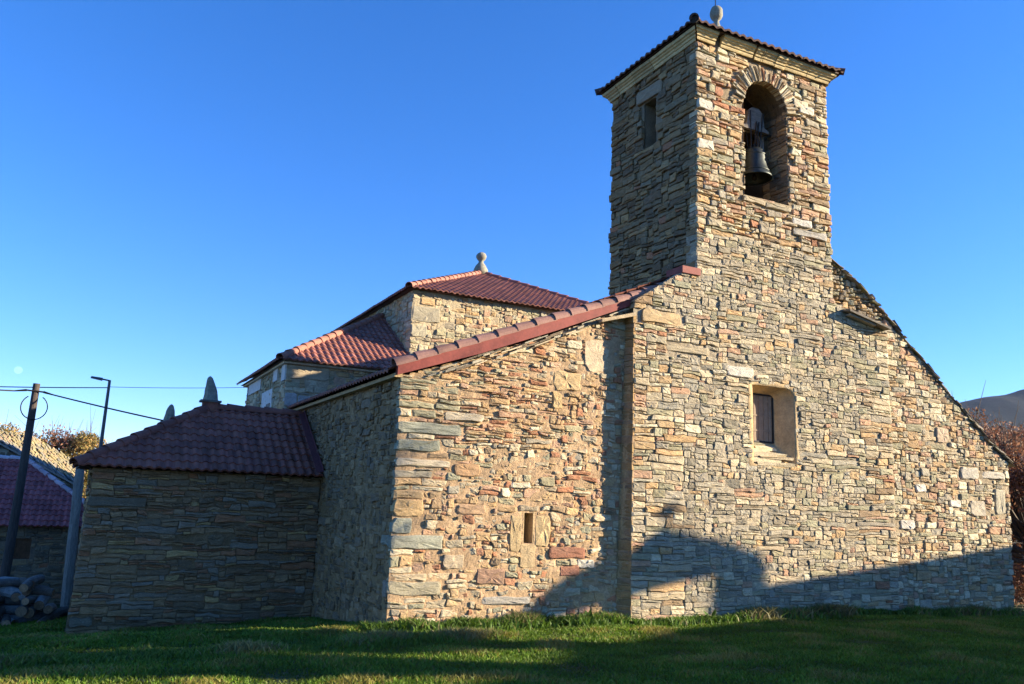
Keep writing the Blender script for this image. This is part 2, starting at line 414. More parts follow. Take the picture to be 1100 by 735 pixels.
def caps(mb, A, B, r0=.12, ln=.40, col=TILE, seed=1, rise=.0, vary=.15, squash=1.0):
    """overlapping half-round tiles from A (low) to B (high)"""
    A, B = Vector(A), Vector(B); D = B - A; L = D.length; D.normalize(); n = max(1, int(round(L / ln))); ln = L / n
    side = D.cross(Vector((0, 0, 1))).normalized(); up = side.cross(D).normalized(); r = random.Random(seed)
    for k in range(n):
        p0 = A + D * (k * ln - .05) + up * rise; p1 = A + D * ((k + 1) * ln) + up * (rise - .02)
        jx = r.gauss(0, .006); ra, rb = r0 * 1.08, r0 * .90; m = 9; vs = []
        for (p, q) in ((p0, ra), (p0, ra - .02), (p1, rb), (p1, rb - .02)):
            for i in range(m):
                t = math.pi * (-.08 + 1.16 * i / (m - 1))
                vs.append(p + side * (math.cos(t) * q + jx) + up * (math.sin(t) * q * squash))
        fs = []
        for i in range(m - 1):
            fs += [(i, i + 1, 2 * m + i + 1, 2 * m + i), (m + i, m + i + 1, i + 1, i), (m + i + 1, m + i, 3 * m + i, 3 * m + i + 1), (2 * m + i, 2 * m + i + 1, 3 * m + i + 1, 3 * m + i)]
        q = 1 + vary * (r.random() - .5) * 2
        mb.add(vs, fs, (col[0] * q, col[1] * q, col[2] * q))

# ================================================================== GROUND, HILL
def build_ground():
    vs = []; fs = []
    xs = sorted(set([round(-14 + .5 * i, 2) for i in range(0, 90)] + [-4000, -1500, -600, -250, -120, -60, -30, -20, 36, 45, 60, 90, 160, 400, 1000, 2500, 6000]))
    ys = sorted(set([round(-6 + .5 * i, 2) for i in range(0, 80)] + [-3000, -600, -200, -80, -40, -20, -10, 36, 40, 45, 50, 60, 80, 120, 200, 400, 800, 1600, 3500, 6000]))
    for y in ys:
        for x in xs:
            z = ground_z(x, y)
            if y > 60: z = min(z, -3 - .004 * min(y, 1000))
            vs.append((x, y, z))
    n = len(xs)
    for j in range(len(ys) - 1):
        for i in range(n - 1): fs.append((j * n + i, j * n + i + 1, (j + 1) * n + i + 1, (j + 1) * n + i))
    me = bpy.data.meshes.new('ground'); me.from_pydata(vs, [], fs); me.update()
    o = link('ground', me, M_earth, smooth=True); tag(o, kind='structure')
build_ground()

def build_hill():
    vs = []; fs = []; nx, ny = 140, 14
    for j in range(ny):
        for i in range(nx):
            t = i / (nx - 1); x = 900 + 4200 * t; y = 1500 + j * 62 - .18 * (x - 2000)
            a = j / (ny - 1)
            crest = min(425 + .235 * (x - 2740), 530) - .25 * max(0, x - 3600) + 9 * noise.noise(Vector((x / 150, 0, 0))); crest = max(crest, 40)
            z = crest * math.sin(min(1, a / .55) * math.pi / 2) * (1 if a < .55 else max(0, 1 - (a - .55) * .8)) + 10 * noise.noise(Vector((x / 120, y / 120, 1))) - 8
            vs.append((x, y, z))
    for j in range(ny - 1):
        for i in range(nx - 1): fs.append((j * nx + i, j * nx + i + 1, (j + 1) * nx + i + 1, (j + 1) * nx + i))
    me = bpy.data.meshes.new('hill'); me.from_pydata(vs, [], fs); me.update()
    tag(link('hill', me, M_hill, smooth=True), kind='structure')
build_hill()

# ================================================================== CHURCH
church = empty('stone_church', (11, 19, 0), 'rubble stone village church with square bell tower and red tiled roofs', 'church')
YA, YT = 14.676, 14.43

# --- nave front wall, left part (wall A)
def styA(u, v):
    if u < 5.75 + .35 * noise.noise(Vector((v * 2.5, 0, 0))) and v > .2: return dict(w=(.22, .8), h=(.06, .2), gap=.022, prot=(-.01, .035), pal=[(GRN, 4), (CRM, 2), (TAN, 3), (RST, 1), (OCH, 2), (GRY, 1)], tilt=.06, cut=.25, bev=.014)
    if v > 3.3 and u < 8.2: return dict(w=(.14, .6), h=(.035, .11), gap=.018, prot=(-.02, .035), pal=PAL_A, tilt=.10, cut=.5, wp=1.1, bev=.012, rot=.06)
    return dict(w=(.08, .46), h=(.05, .19), gap=.016, prot=(-.022, .022), pal=PAL_A, tilt=.15, cut=.8, bev=.012, wp=1.2, rot=.06, asp=1.1, wf=1.25)
featA = [(7.42, 1.32, 7.70, 2.02, (.50, .37, .19), .004), (7.97, 1.42, 8.32, 2.04, (.52, .38, .19), .006), (7.66, 1.02, 8.0, 1.48, (.50, .37, .20), .0),
         (7.60, 2.09, 8.05, 2.22, (.38, .31, .2), .02), (5.03, 1.93, 5.62, 2.26, (.56, .38, .18), .035), (5.03, 1.36, 6.05, 1.62, (.37, .37, .27), .04),
         (5.03, 1.64, 5.42, 1.92, (.40, .40, .29), .03), (5.03, .55, 6.05, .80, (.42, .37, .24), .03), (8.30, 1.20, 9.15, 1.44, (.33, .15, .09), .03),
         (8.55, .86, 9.0, 1.08, (.34, .16, .10), .02), (8.95, 1.02, 9.35, 1.2, (.62, .57, .45), .03), (8.28, 4.55, 8.95, 4.95, (.53, .38, .19), .02),
         (8.28, 4.15, 8.52, 4.53, (.48, .34, .16), .015), (5.03, 2.85, 6.1, 3.0, (.60, .50, .33), .04), (5.03, 3.12, 5.9, 3.36, (.36, .36, .25), .045),
         (5.03, 3.45, 6.3, 3.68, (.35, .35, .25), .05), (5.95, 3.75, 6.75, 3.92, (.60, .50, .33), .05), (6.05, 1.0, 6.5, 1.28, (.5, .4, .26), .02),
         (6.9, .35, 7.9, .5, (.45, .41, .33), .03), (6.75, .72, 7.35, 1.02, (.36, .22, .14), .02), (6.3, 2.0, 6.9, 2.2, (.50, .33, .19), .02),
         (9.02, 5.0, 9.75, 5.72, (.56, .44, .28), -.01), (6.2, 2.72, 6.75, 2.95, (.53, .33, .17), .03)]
outA = [(5.06, -.5), (10.25, -.5), (10.25, 6.55), (8.29, 5.72), (6.59, 5.05), (5.01, 4.50)]
stone_wall('front_wall', church, front(YA), outA, styA, holes=[rect(7.72, 1.49, 7.94, 2.07)], features=featA,
           mortar=(.48, .33, .185), recess=.016, thick=.55, seed=11)
mb = MB(); mb.box(7.6, 8.1, YA + .42, YA + .5, 1.3, 2.2); sl = mb.build('slit_window', M_iron, church)
for a_, b_ in ((7.928, 7.962), (7.70, 7.732)):
    mb = MB(); mb.box(a_, b_, YA + .01, YA + .45, 1.45, 2.09); mb.build('jamb', M_plaster, sl)

# --- front wall below the tower and to its right
def styF(u, v):
    if v < 8.3 and (u < 11.3 or 16.9 < u < 17.95): return dict(w=(.22, .95), h=(.055, .19), gap=.012, prot=(.0, .035), pal=PAL_T, tilt=.06, cut=.22, bev=.012)
    if u >= 17.95: return dict(w=(.12, .6), h=(.05, .22), gap=.013, prot=(-.01, .025), pal=[(TAN, 4), (OCH, 3), (CRM, 3), (PNK, 2), (GRN, 2), (GRY, 2), (BRN, 1)], tilt=.10, cut=.4, bev=.014)
    k = noise.noise(Vector((u * .5, v * 1.6, 9)))
    if k > .22: return dict(w=(.2, .9), h=(.05, .14), gap=.012, prot=(-.005, .03), pal=PAL_F, tilt=.07, cut=.25, bev=.011)
    return dict(w=(.11, .52), h=(.055, .20), gap=.010, prot=(-.010, .018), pal=PAL_F, tilt=.08, cut=.6, bev=.008, asp=.85, wp=.95, rot=.03)
def winpoly(x0, z0, x1, z1, rr, n=5):
    p = [(x0, z0), (x1, z0)]
    for i in range(n + 1):
        t = math.pi / 2 * i / n; p.append((x1 - rr + rr * math.cos(t), z1 - rr * .8 + rr * .8 * math.sin(t)))
    return p + [(x0, z1)]
WIN = winpoly(13.36, 3.30, 14.65, 5.12, .28)
WINB = winpoly(13.24, 3.40, 14.80, 5.2, .3)
outF = [(10.06, -.5), (17.93, -.5), (17.93, 7.0), (16.07, 7.45), (16.05, 8.55), (11.79, 8.55), (11.79, 7.56), (11.3, 7.42), (10.08, 6.62)]
featF = [(13.2, 7.0, 14.3, 7.12, (.38, .33, .23), .015), (14.6, 6.38, 15.6, 6.5, (.40, .35, .25), .015), (12.65, 5.24, 13.4, 5.5, (.62, .57, .45), .03),
         (10.3, 6.2, 11.35, 6.5, (.55, .40, .21), .03), (10.95, 5.62, 12.1, 5.8, (.52, .43, .27), .03),
         (16.6, 2.0, 17.9, 2.12, (.38, .33, .24), .015)]
def slabs(mb, fr, r):
    # projecting slate slab with shade below, right of the tower
    mb.add([Vector(p) for p in ((16.35, 14.18, 7.20), (17.75, 14.14, 6.90), (17.85, 14.6, 6.93), (16.35, 14.6, 7.26), (16.35, 14.18, 7.25), (17.75, 14.14, 6.96), (17.85, 14.6, 6.99), (16.35, 14.6, 7.31))],
           [(0, 3, 2, 1), (4, 5, 6, 7), (0, 1, 5, 4), (1, 2, 6, 5), (0, 4, 7, 3)], (.16, .14, .11), 0)
    mb.add([Vector(p) for p in ((16.45, 14.25, 7.12), (17.3, 14.22, 6.95), (17.3, 14.6, 6.95), (16.45, 14.6, 7.12), (16.45, 14.25, 7.17), (17.3, 14.22, 7.0), (17.3, 14.6, 7.0), (16.45, 14.6, 7.17))],
           [(0, 3, 2, 1), (4, 5, 6, 7), (0, 1, 5, 4), (1, 2, 6, 5), (0, 4, 7, 3)], (.3, .27, .2), 0)
mortF = lambda u, v: (.36, .30, .205) if u < 17 else (.38, .31, .20)
stone_wall('front_wall', church, front(YT), outF, styF, holes=[WIN], features=featF, mortar=mortF, recess=.022, thick=.38, seed=23, extra=slabs, back=.2)
# side of the step between the two wall planes
stone_wall('buttress_side', church, (Vector((10.05, 0, 0)), Vector((.32, -1, 0)).normalized(), Vector((0, 0, 1)), Vector((-1, -.32, 0)).normalized()),
           [(-YA - .06, -.5), (-YT, -.5), (-YT, 6.25), (-YA - .06, 6.2)] and [(a, b) for a, b in [(-14.1, -.5), (-13.72, -.5), (-13.72, 6.3), (-14.1, 6.3)]],
           lambda u, v: dict(w=(.1, .3), h=(.05, .18), gap=.012, prot=(-.02, 0), pal=PAL_A, tilt=.03, bev=.01), do_core=False, seed=5, mortar=(.42, .31, .18)) if False else None
# right-hand wall
outR = [(17.95, -.6), (22.45, -.6), (22.62, 3.80), (21.9, 4.30), (20.45, 5.36), (19.1, 6.45), (17.95, 7.32)]
featR = [(18.2, 1.95, 18.7, 2.2, (.70, .64, .52), .03), (18.8, 2.9, 19.2, 3.1, (.7, .64, .52), .03), (19.7, 4.2, 20.2, 4.6, (.58, .44, .29), .03), (20.6, 3.3, 21.3, 3.62, (.5, .46, .36), .03),
         (21.5, 3.35, 22.4, 3.55, (.58, .52, .4), .03), (21.95, 2.4, 22.4, 3.1, (.42, .38, .27), .02), (20.9, 2.35, 21.5, 2.75, (.54, .47, .34), .03), (20.1, 2.55, 20.5, 2.75, (.72, .67, .55), .03)]
stone_wall('front_wall', church, front(YT + .07), outR, styF, features=featR, mortar=(.40, .32, .20), recess=.024, thick=.5, seed=31)
# upper gable triangle right of the tower (rubble parapet above the slab)
outG = [(16.05, 7.0), (17.93, 6.85), (17.95, 7.32), (17.7, 7.58), (17.0, 8.06), (16.05, 8.52)]
stone_wall('gable_parapet', church, front(YT + .12), outG, lambda u, v: dict(w=(.08, .35), h=(.06, .2), gap=.03, prot=(-.02, .05), pal=[(TAN, 3), (OCH, 3), (GRY, 3), (GRN, 2), (DRK, 1)], tilt=.15, cut=.6, asp=1.4),
           mortar=(.22, .18, .12), recess=.06, thick=.45, seed=41)
# ragged slate and stone edge along the right rake
mb = MB(); r = random.Random(4)
rk = [(16.08, 8.53), (17.0, 8.06), (17.75, 7.56), (19.1, 6.47), (20.45, 5.38), (21.9, 4.32), (22.70, 3.82)]
for a, b in zip(rk[:-1], rk[1:]):
    L = math.hypot(b[0] - a[0], b[1] - a[1]); n = int(L / .085)
    for k in range(n):
        t = (k + r.random()) / n; x = a[0] + (b[0] - a[0]) * t; z = a[1] + (b[1] - a[1]) * t
        sl_ = (b[1] - a[1]) / (b[0] - a[0]) * (.35 + .8 * r.random()); ww = .10 + .22 * r.random(); th = .015 + .03 * r.random()
        y0 = YT + .05 - .09 * r.random(); z += -.05 + .085 * r.random()
        vs = []
        for zz in (0, th):
            for (dx, yy) in ((-ww / 2, y0 + .03 * r.random()), (ww / 2, y0 + .03 * r.random()), (ww / 2, YT + .45), (-ww / 2, YT + .45)): vs.append((x + dx, yy, z + dx * sl_ + zz + .01 * r.random()))
        q = .6 + .8 * r.random(); c_ = pick([((.15, .135, .105), 4), ((.30, .26, .19), 2), ((.16, .15, .07), 1)], r)
        mb.add(vs, [(0, 3, 2, 1), (4, 5, 6, 7), (0, 1, 5, 4), (1, 2, 6, 5), (2, 3, 7, 6), (3, 0, 4, 7)], c_)
mb.build('slate_coping', M_slate, church)

# left face of the buttress step
mb = MB()
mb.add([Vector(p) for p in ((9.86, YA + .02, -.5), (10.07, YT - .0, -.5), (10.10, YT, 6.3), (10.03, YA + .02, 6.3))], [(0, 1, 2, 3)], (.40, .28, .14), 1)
r = random.Random(9); z = -.1
while z < 6.15:
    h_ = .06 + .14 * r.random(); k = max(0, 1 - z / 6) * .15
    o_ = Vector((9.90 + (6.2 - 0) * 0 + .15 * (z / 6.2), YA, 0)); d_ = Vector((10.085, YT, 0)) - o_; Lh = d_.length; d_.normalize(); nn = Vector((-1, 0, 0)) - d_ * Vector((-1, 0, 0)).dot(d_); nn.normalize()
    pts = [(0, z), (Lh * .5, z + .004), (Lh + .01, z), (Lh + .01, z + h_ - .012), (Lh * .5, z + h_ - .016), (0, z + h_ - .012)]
    stone_geo(mb, pts, (o_, d_, Vector((0, 0, 1)), nn), .02 + .02 * r.random(), .01, .03, pick([((.33, .21, .09), 3), (BRN, 3), ((.26, .17, .07), 2)], r), r, .06)  # darker ochre stones: this face's shade is put into their colour
    z += h_
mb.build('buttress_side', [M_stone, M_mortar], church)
# ledge stone capping the step
mb = MB(); mb.add([Vector(p) for p in ((9.3, YT + .02, 6.05), (10.12, YT - .02, 6.28), (10.12, YA + .1, 6.28), (9.3, YA + .1, 6.05), (9.3, YT + .02, 6.12), (10.12, YT - .02, 6.36), (10.12, YA + .1, 6.36), (9.3, YA + .1, 6.12))],
    [(0, 3, 2, 1), (4, 5, 6, 7), (0, 1, 5, 4), (1, 2, 6, 5), (3, 0, 4, 7)], (.50, .38, .22)); mb.build('ledge_stone', M_stone, church)

# --- window in the front wall
win = MB()
def loft(mb, loops, cols=(1, 1, 1)):
    n = len(loops[0]); vs = [Vector(p) for l in loops for p in l]; fs = []
    for k in range(len(loops) - 1):
        for i in range(n): fs.append((k * n + i, k * n + (i + 1) % n, (k + 1) * n + (i + 1) % n, (k + 1) * n + i))
    mb.add(vs, fs, cols)
def subd(poly, step=.14):
    out = []
    for i in range(len(poly)):
        a, b = poly[i], poly[(i + 1) % len(poly)]; L = math.hypot(b[0] - a[0], b[1] - a[1]); k = max(1, int(L / step))
        for t in range(k): out.append((a[0] + (b[0] - a[0]) * t / k, a[1] + (b[1] - a[1]) * t / k))
    return out
Lf = subd(WIN)
def mapin(p, d):   # splayed reveal: front opening -> small frame
    fx = (p[0] - 13.36) / 1.29; fz = (p[1] - 3.30) / 1.82
    bx = 13.62 + fx * .70; bz = 3.86 + fz * 1.10; t = min(1, d / .40)
    return (p[0] + (bx - p[0]) * t, p[1] + (bz - p[1]) * t)
def jit(p, s, k=.018): v = noise.noise_vector(Vector((p[0] * 4, p[1] * 4, s))); return (p[0] + v.x * k, p[1] + v.y * k)
cen = (14.0, 4.2)
loops = []
o1 = [jit((cen[0] + (p[0] - cen[0]) * 1.16, cen[1] + (p[1] - cen[1]) * 1.09 + .02), 1, .05) for p in Lf]
loops.append([(p[0], YT - .012 + .02, p[1]) for p in o1])
o2 = [jit(p, 2) for p in Lf]; loops.append([(p[0], YT - .02, p[1]) for p in o2])
for d in (.02, .14, .28, .40):
    loops.append([(q[0], YT + d, q[1]) for q in [jit(mapin(p, d), 3 + d, .012) for p in Lf]])
loft(win, loops)
wo = win.build('window', M_plaster, church, smooth=True)
mb = MB()
mb.box(13.55, 14.34, YT + .385, YT + .43, 3.80, 5.0)
for k in range(5): mb.box(13.60 + .15 * k, 13.735 + .15 * k, YT + .372, YT + .386, 3.84, 4.97)
for z_ in (4.1, 4.45, 4.8): mb.box(13.58, 14.33, YT + .362, YT + .373, z_, z_ + .035)
mb.build('shutter', M_shutter, wo)
mb = MB()
for (x0, x1, z0, z1) in ((14.295, 14.335, 3.84, 4.98), (13.58, 13.615, 3.84, 4.98), (13.6, 14.3, 3.84, 3.875), (13.6, 14.3, 4.94, 4.98)): mb.box(x0, x1, YT + .345, YT + .362, z0, z1)
mb.build('frame', M_iron, wo)
mb = MB(); r = random.Random(12)
for (x0, x1, z0, z1, ya, yb) in ((13.38, 14.2, 3.36, 3.46, -.02, .35), (13.55, 14.55, 3.44, 3.50, -.03, .22), (13.4, 14.1, 3.5, 3.58, .02, .3), (13.75, 14.45, 3.52, 3.60, .08, .34), (13.4, 13.95, 3.57, 3.66, .12, .38), (13.6, 14.3, 3.66, 3.72, .2, .39), (13.4, 14.3, 3.72, 3.79, .28, .4), (13.5, 14.6, 3.29, 3.37, -.03, .3)):
    vs = [(x + .02 * r.gauss(0, 1), YT + y + .015 * r.gauss(0, 1), z + .012 * r.gauss(0, 1) + (.05 if y == yb else 0)) for z in (z0, z1) for y in (ya, yb) for x in (x0, x1)]
    mb.add(vs, [(0, 2, 3, 1), (4, 5, 7, 6), (0, 1, 5, 4), (2, 6, 7, 3), (0, 4, 6, 2), (1, 3, 7, 5)], pick([(TAN, 2), (CRM, 1), (GRN, 1)], r))
mb.build('sill', M_stone, wo)

# --- tower above the roof
tower = None
def arch(x0, x1, z0, zs, n=14, k=1.0):
    c = (x0 + x1) / 2; rr = (x1 - x0) / 2; p = [(x0, z0), (x1, z0)]
    for i in range(n + 1):
        t = math.pi * i / n; p.append((c + rr * math.cos(t), zs + rr * k * math.sin(t)))
    return p
ARCH = arch(13.26, 14.68, 9.68, 12.02, k=1.12)
def arch_zone():
    c = 13.97; p = []
    for i in range(17):
        t = math.pi * (.02 + .96 * i / 16); rr = 1.17 if i % 2 else 1.08; p.append((c + rr * math.cos(t), 12.02 + rr * 1.02 * math.sin(t)))
    for i in range(12, -1, -1):
        t = math.pi * (.02 + .96 * i / 12); p.append((c + .70 * math.cos(t), 12.02 + .78 * math.sin(t)))
    return p
def voussoirs(mb, fr, r):
    c = 13.97; t = math.pi * .03
    while t < math.pi * .98:
        dt = (.028 + .05 * r.random()); a0, a1 = t, t + dt; tm = t + dt / 2
        ri = .71 + .02 * r.random(); ro = ri + .24 + .17 * r.random(); g = .005
        def P(rr, a): return (c + rr * math.cos(a), 12.02 + rr * 1.06 * math.sin(a))
        lean = r.gauss(0, .03)
        pts = [P(ri, a0 + g), P(ro, a0 + g + lean), P(ro + .015, tm + lean), P(ro, a1 - g * .5 + lean), P(ri, a1 - g), P(ri - .005, tm)]
        stone_geo(mb, pts, fr, -.01 + .05 * r.random(), .006, .02, pick([(TAN, 3), (BRN, 2), (GRY, 2), (CRM, 1.2), (RST, .5)], r), r, .2)
        t = a1
def styT(u, v): return dict(w=(.12, .75), h=(.05, .21), gap=.016, prot=(-.012, .04), pal=[(OCH, 3), (TAN, 5), (GRN, 2), (RST, .6), (CRM, 2.2), (PNK, 1.6), (GRY, 2), (BRN, .8)], tilt=.08, cut=.28, bev=.013, wp=.8)
TX0, TX1, TY1, TZ = 11.81, 16.05, 18.05, 13.26
tower = stone_wall('bell_tower', church, front(YT), [(TX0 - .02, 8.5), (TX1 + .02, 8.5), (TX1 + .02, TZ), (TX0 - .02, TZ)], styT, holes=[ARCH],
    features=[(11.82, 11.55, 12.3, 11.8, (.62, .58, .46), .04), (11.82, 10.55, 12.3, 10.8, (.62, .57, .44), .035), (15.1, 12.25, 15.6, 12.48, (.66, .6, .46), .03), (14.75, 9.2, 15.4, 9.4, (.66, .62, .52), .03),
              (12.35, 12.0, 12.62, 12.25, (.42, .2, .11), .02), (14.8, 8.95, 15.9, 9.15, (.4, .37, .3), .03), (14.9, 12.35, 15.4, 12.6, (.6, .5, .33), .03), (13.2, 9.5, 13.9, 9.64, (.46, .38, .24), .03), (13.9, 9.48, 14.7, 9.62, (.4, .34, .22), .04)],
    mortar=(.30, .23, .14), recess=.05, thick=.55, seed=51, custom=arch_zone(), extra=voussoirs, back=.26)
# left (shaded) face, back and right faces
NV = lambda x: 4.62 + .43 * (x - 4.9)
def styTs(u, v): return dict(w=(.2, .85), h=(.07, .22), gap=.014, prot=(-.01, .045), pal=[((.17, .115, .06), 3), ((.27, .175, .08), 5), ((.24, .18, .10), 3), (RST, .4), ((.36, .24, .11), 1)], tilt=.10, cut=.25, bev=.014)  # browner and darker than the front, shade of this face painted in
sideholes = [rect(-16.58, 11.25, -16.08, 12.55)]
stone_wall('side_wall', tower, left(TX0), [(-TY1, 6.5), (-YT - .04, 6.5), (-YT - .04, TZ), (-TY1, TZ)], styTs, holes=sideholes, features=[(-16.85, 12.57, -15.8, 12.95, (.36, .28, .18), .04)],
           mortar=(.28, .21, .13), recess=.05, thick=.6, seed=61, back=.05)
stone_wall('side_wall', tower, right(TX1), [(YT + .04, 6.5), (TY1, 6.5), (TY1, TZ), (YT + .04, TZ)], styT, mortar=(.28, .21, .13), recess=.05, thick=.3, seed=62, back=.05)
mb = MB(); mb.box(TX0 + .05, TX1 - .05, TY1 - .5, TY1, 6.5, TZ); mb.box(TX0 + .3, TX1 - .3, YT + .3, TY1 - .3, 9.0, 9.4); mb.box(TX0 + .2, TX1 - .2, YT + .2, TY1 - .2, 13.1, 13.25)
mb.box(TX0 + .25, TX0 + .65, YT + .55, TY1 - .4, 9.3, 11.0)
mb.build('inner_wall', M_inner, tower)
# deep reveals of the belfry opening
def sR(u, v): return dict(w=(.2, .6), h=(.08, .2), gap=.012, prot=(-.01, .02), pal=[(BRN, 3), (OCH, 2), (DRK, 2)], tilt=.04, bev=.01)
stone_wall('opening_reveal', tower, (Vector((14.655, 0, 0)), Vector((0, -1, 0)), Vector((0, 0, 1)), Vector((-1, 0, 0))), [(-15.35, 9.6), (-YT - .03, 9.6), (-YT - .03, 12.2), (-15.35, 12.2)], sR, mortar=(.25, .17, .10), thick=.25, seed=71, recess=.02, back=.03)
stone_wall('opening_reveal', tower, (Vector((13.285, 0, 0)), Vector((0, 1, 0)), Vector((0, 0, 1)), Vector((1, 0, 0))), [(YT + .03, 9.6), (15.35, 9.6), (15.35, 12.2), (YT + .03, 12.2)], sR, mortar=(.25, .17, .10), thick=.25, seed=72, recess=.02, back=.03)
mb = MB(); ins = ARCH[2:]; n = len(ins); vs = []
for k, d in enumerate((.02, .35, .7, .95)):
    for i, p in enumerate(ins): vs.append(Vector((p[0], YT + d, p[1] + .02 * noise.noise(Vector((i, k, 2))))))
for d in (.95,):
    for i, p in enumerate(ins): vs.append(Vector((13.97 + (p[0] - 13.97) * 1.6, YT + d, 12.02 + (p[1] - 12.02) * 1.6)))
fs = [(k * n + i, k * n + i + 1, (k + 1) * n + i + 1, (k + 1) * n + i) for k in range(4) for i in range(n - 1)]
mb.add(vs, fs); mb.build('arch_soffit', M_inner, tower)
mb = MB(); mb.box(13.2, 14.74, YT + .0, YT + .9, 9.58, 9.665, (.34, .27, .16)); mb.build('opening_sill', M_stone, tower)

# carved cornice: stepped moulding in blocks, with a broken-out gap
def cornice_run(mb, A, B, out, joints, gaps=(), seed=1):
    A, B, out = Vector(A), Vector(B), Vector(out); D = (B - A).normalized(); L = (B - A).length; r = random.Random(seed)
    prof = [(0, 0), (.035, .0), (.05, .04), (.05, .07), (.08, .085), (.09, .13), (.13, .15), (.145, .18), (.185, .195), (.20, .265), (0, .265)]
    for a, b in zip([0] + joints, joints + [L]):
        if any(g0 - .01 <= a and b <= g1 + .01 for g0, g1 in gaps): continue
        q = .8 + .35 * r.random(); colr = (.50 * q, .385 * q, .19 * q); s = .92 + .1 * r.random(); dz = r.gauss(0, .008)
        m = 5 if b - a > .3 else 3; vs = []
        first, last = a == 0, b == L
        for i in range(m):
            t = i / (m - 1)
            for (o, z) in prof:
                e = 0
                if first and i == 0: e = -o
                elif last and i == m - 1: e = o
                pos = A + D * ((a + .008) + (b - a - .016) * t + e)
                vs.append(pos + out * (o * s + .008 * noise.noise(Vector((pos.x * 5, pos.y * 5, z * 9))) + .02) + Vector((0, 0, z + dz + .012 * noise.noise(Vector((pos.x * 2, pos.y * 2, 0))))))
        k = len(prof); fs = [(i * k + j, (i + 1) * k + j, (i + 1) * k + (j + 1) % k, i * k + (j + 1) % k) for i in range(m - 1) for j in range(k)]
        fs += [tuple(range(k)), tuple((m - 1) * k + j for j in range(k))[::-1]]
        mb.add(vs, fs, colr)
ZC = TZ - .03
mb = MB()
cornice_run(mb, (TX0, YT, ZC + .03), (TX1, YT, ZC + .03), (0, -1, 0), [.52, .68, 1.70, 1.75, 1.96, 2.02, 2.42, 2.75, 3.5], [(.52, .68), (1.70, 1.75)], 2)
cornice_run(mb, (TX0, TY1, ZC), (TX0, YT, ZC), (-1, 0, 0), [.45, 1.2, 2.0, 2.9], [], 3)
cornice_run(mb, (TX1, YT, ZC), (TX1, TY1, ZC), (1, 0, 0), [.6, 1.5, 2.4], [], 4)
cornice_run(mb, (TX1, TY1, ZC), (TX0, TY1, ZC), (0, 1, 0), [1, 2, 3], [], 5)
mb.box(TX0 + .05, TX1 - .05, YT + .02, TY1 - .02, TZ - .02, TZ + .27, (.2, .15, .1))
mb.build('cornice', M_sandst, tower)

# tower roof: low pyramid
def pyramid(x0, x1, y0, y1, z, ax, ay, az, pitch=.22, row=.34, col=TILE, sides='fblr', seed=1, dark=None):
    mb = MB(); top = Vector((ax, ay, az))
    def side(P0, P1, sd):
        P0, P1 = Vector(P0), Vector(P1); U = (P1 - P0); L = U.length; U.normalize()
        ua = (top - P0).dot(U); foot = P0 + U * ua; Sv = top - foot; H = Sv.length
        tile_roof(mb, P0, U, Sv, H, lambda s: ua * s / H, lambda s: L - (L - ua) * s / H, pitch, row, col, seed=sd)
    if 'f' in sides: side((x0, y0, z), (x1, y0, z), seed)
    if 'l' in sides: side((x0, y1, z), (x0, y0, z), seed + 1)
    if 'r' in sides: side((x1, y0, z), (x1, y1, z), seed + 2)
    if 'b' in sides: side((x1, y1, z), (x0, y1, z), seed + 3)
    return mb, [Vector(p) for p in ((x0, y0, z), (x1, y0, z), (x0, y1, z), (x1, y1, z))], top
DT = (.12, .06, .045)
mbt, cs, top = pyramid(TX0 - .30, TX1 + .30, YT - .30, TY1 + .30, TZ + .29, 13.93, 16.24, TZ + 1.25, pitch=.23, row=.35, col=DT, seed=7)
# soffit under the tiles
mbt.box(TX0 - .24, TX1 + .24, YT - .24, TY1 + .24, TZ + .262, TZ + .30, (.05, .03, .025))
troof = mbt.build('tower_roof', M_tile, tower)
mb = MB()
for i, c in enumerate(cs): caps(mb, c + Vector((0, 0, .02)), top + Vector((0, 0, .02)), .10, .38, DT, i)
mb.tube([(TX0 - .32, YT - .30, TZ + .33), (TX0 - .1, YT - .1, TZ + .40)], [.12, .09], 10, (.03, .025, .02))
mb.build('hip_tiles', M_tile, tower)
mb = MB()
mb.lathe([(.0, 14.2), (.24, 14.25), (.30, 14.75), (.26, 15.0), (.15, 15.2), (.085, 15.36), (.075, 15.46), (.10, 15.50), (.145, 15.54), (.172, 15.62), (.18, 15.70), (.168, 15.79), (.13, 15.86), (.06, 15.89), (.0, 15.895)], 14.03, 16.3, 20, wob=.12)
fin = mb.build('roof_finial', M_lichen, tower, smooth=True)
mb = MB(); mb.tube([(14.0, 16.3, 15.9), (14.0, 16.3, 17.6)], [.014, .01], 6); mb.build('lightning_rod', M_iron, tower)

# --- nave: left side wall, roof, verge
stone_wall('side_wall', church, left(5.04), [(-23.4, -1.4), (-YA - .03, -1.4), (-YA - .03, 4.50), (-23.4, 4.50)],
           lambda u, v: dict(w=(.1, .5), h=(.06, .22), gap=.02, prot=(-.02, .03), pal=[((.17, .115, .06), 3), ((.27, .175, .08), 5), ((.24, .17, .10), 2), ((.36, .24, .12), 3)], tilt=.12, cut=.45, bev=.013, asp=1.1), features=[(-14.98, .5, -14.72, .8, (.36, .28, .2), .03), (-15.2, 1.4, -14.72, 1.6, (.3, .28, .2), .03)],
           mortar=(.33, .215, .10), recess=.014, thick=.6, seed=81, back=.05)  # stone and mortar browned to carry the side wall's shade
mb = MB(); mb.box(4.90, 5.06, YA - .02, 23.4, 4.47, 4.54, (.5, .42, .3)); mb.build('eave_moulding', M_plaster, church)
NX1, NZ1 = 13.2, NV(13.2)
mb = MB(); rl = math.hypot(NX1 - 4.80, NZ1 - NV(4.80))
def cut_r(s):     # the tower interrupts the roof
    return 8.6
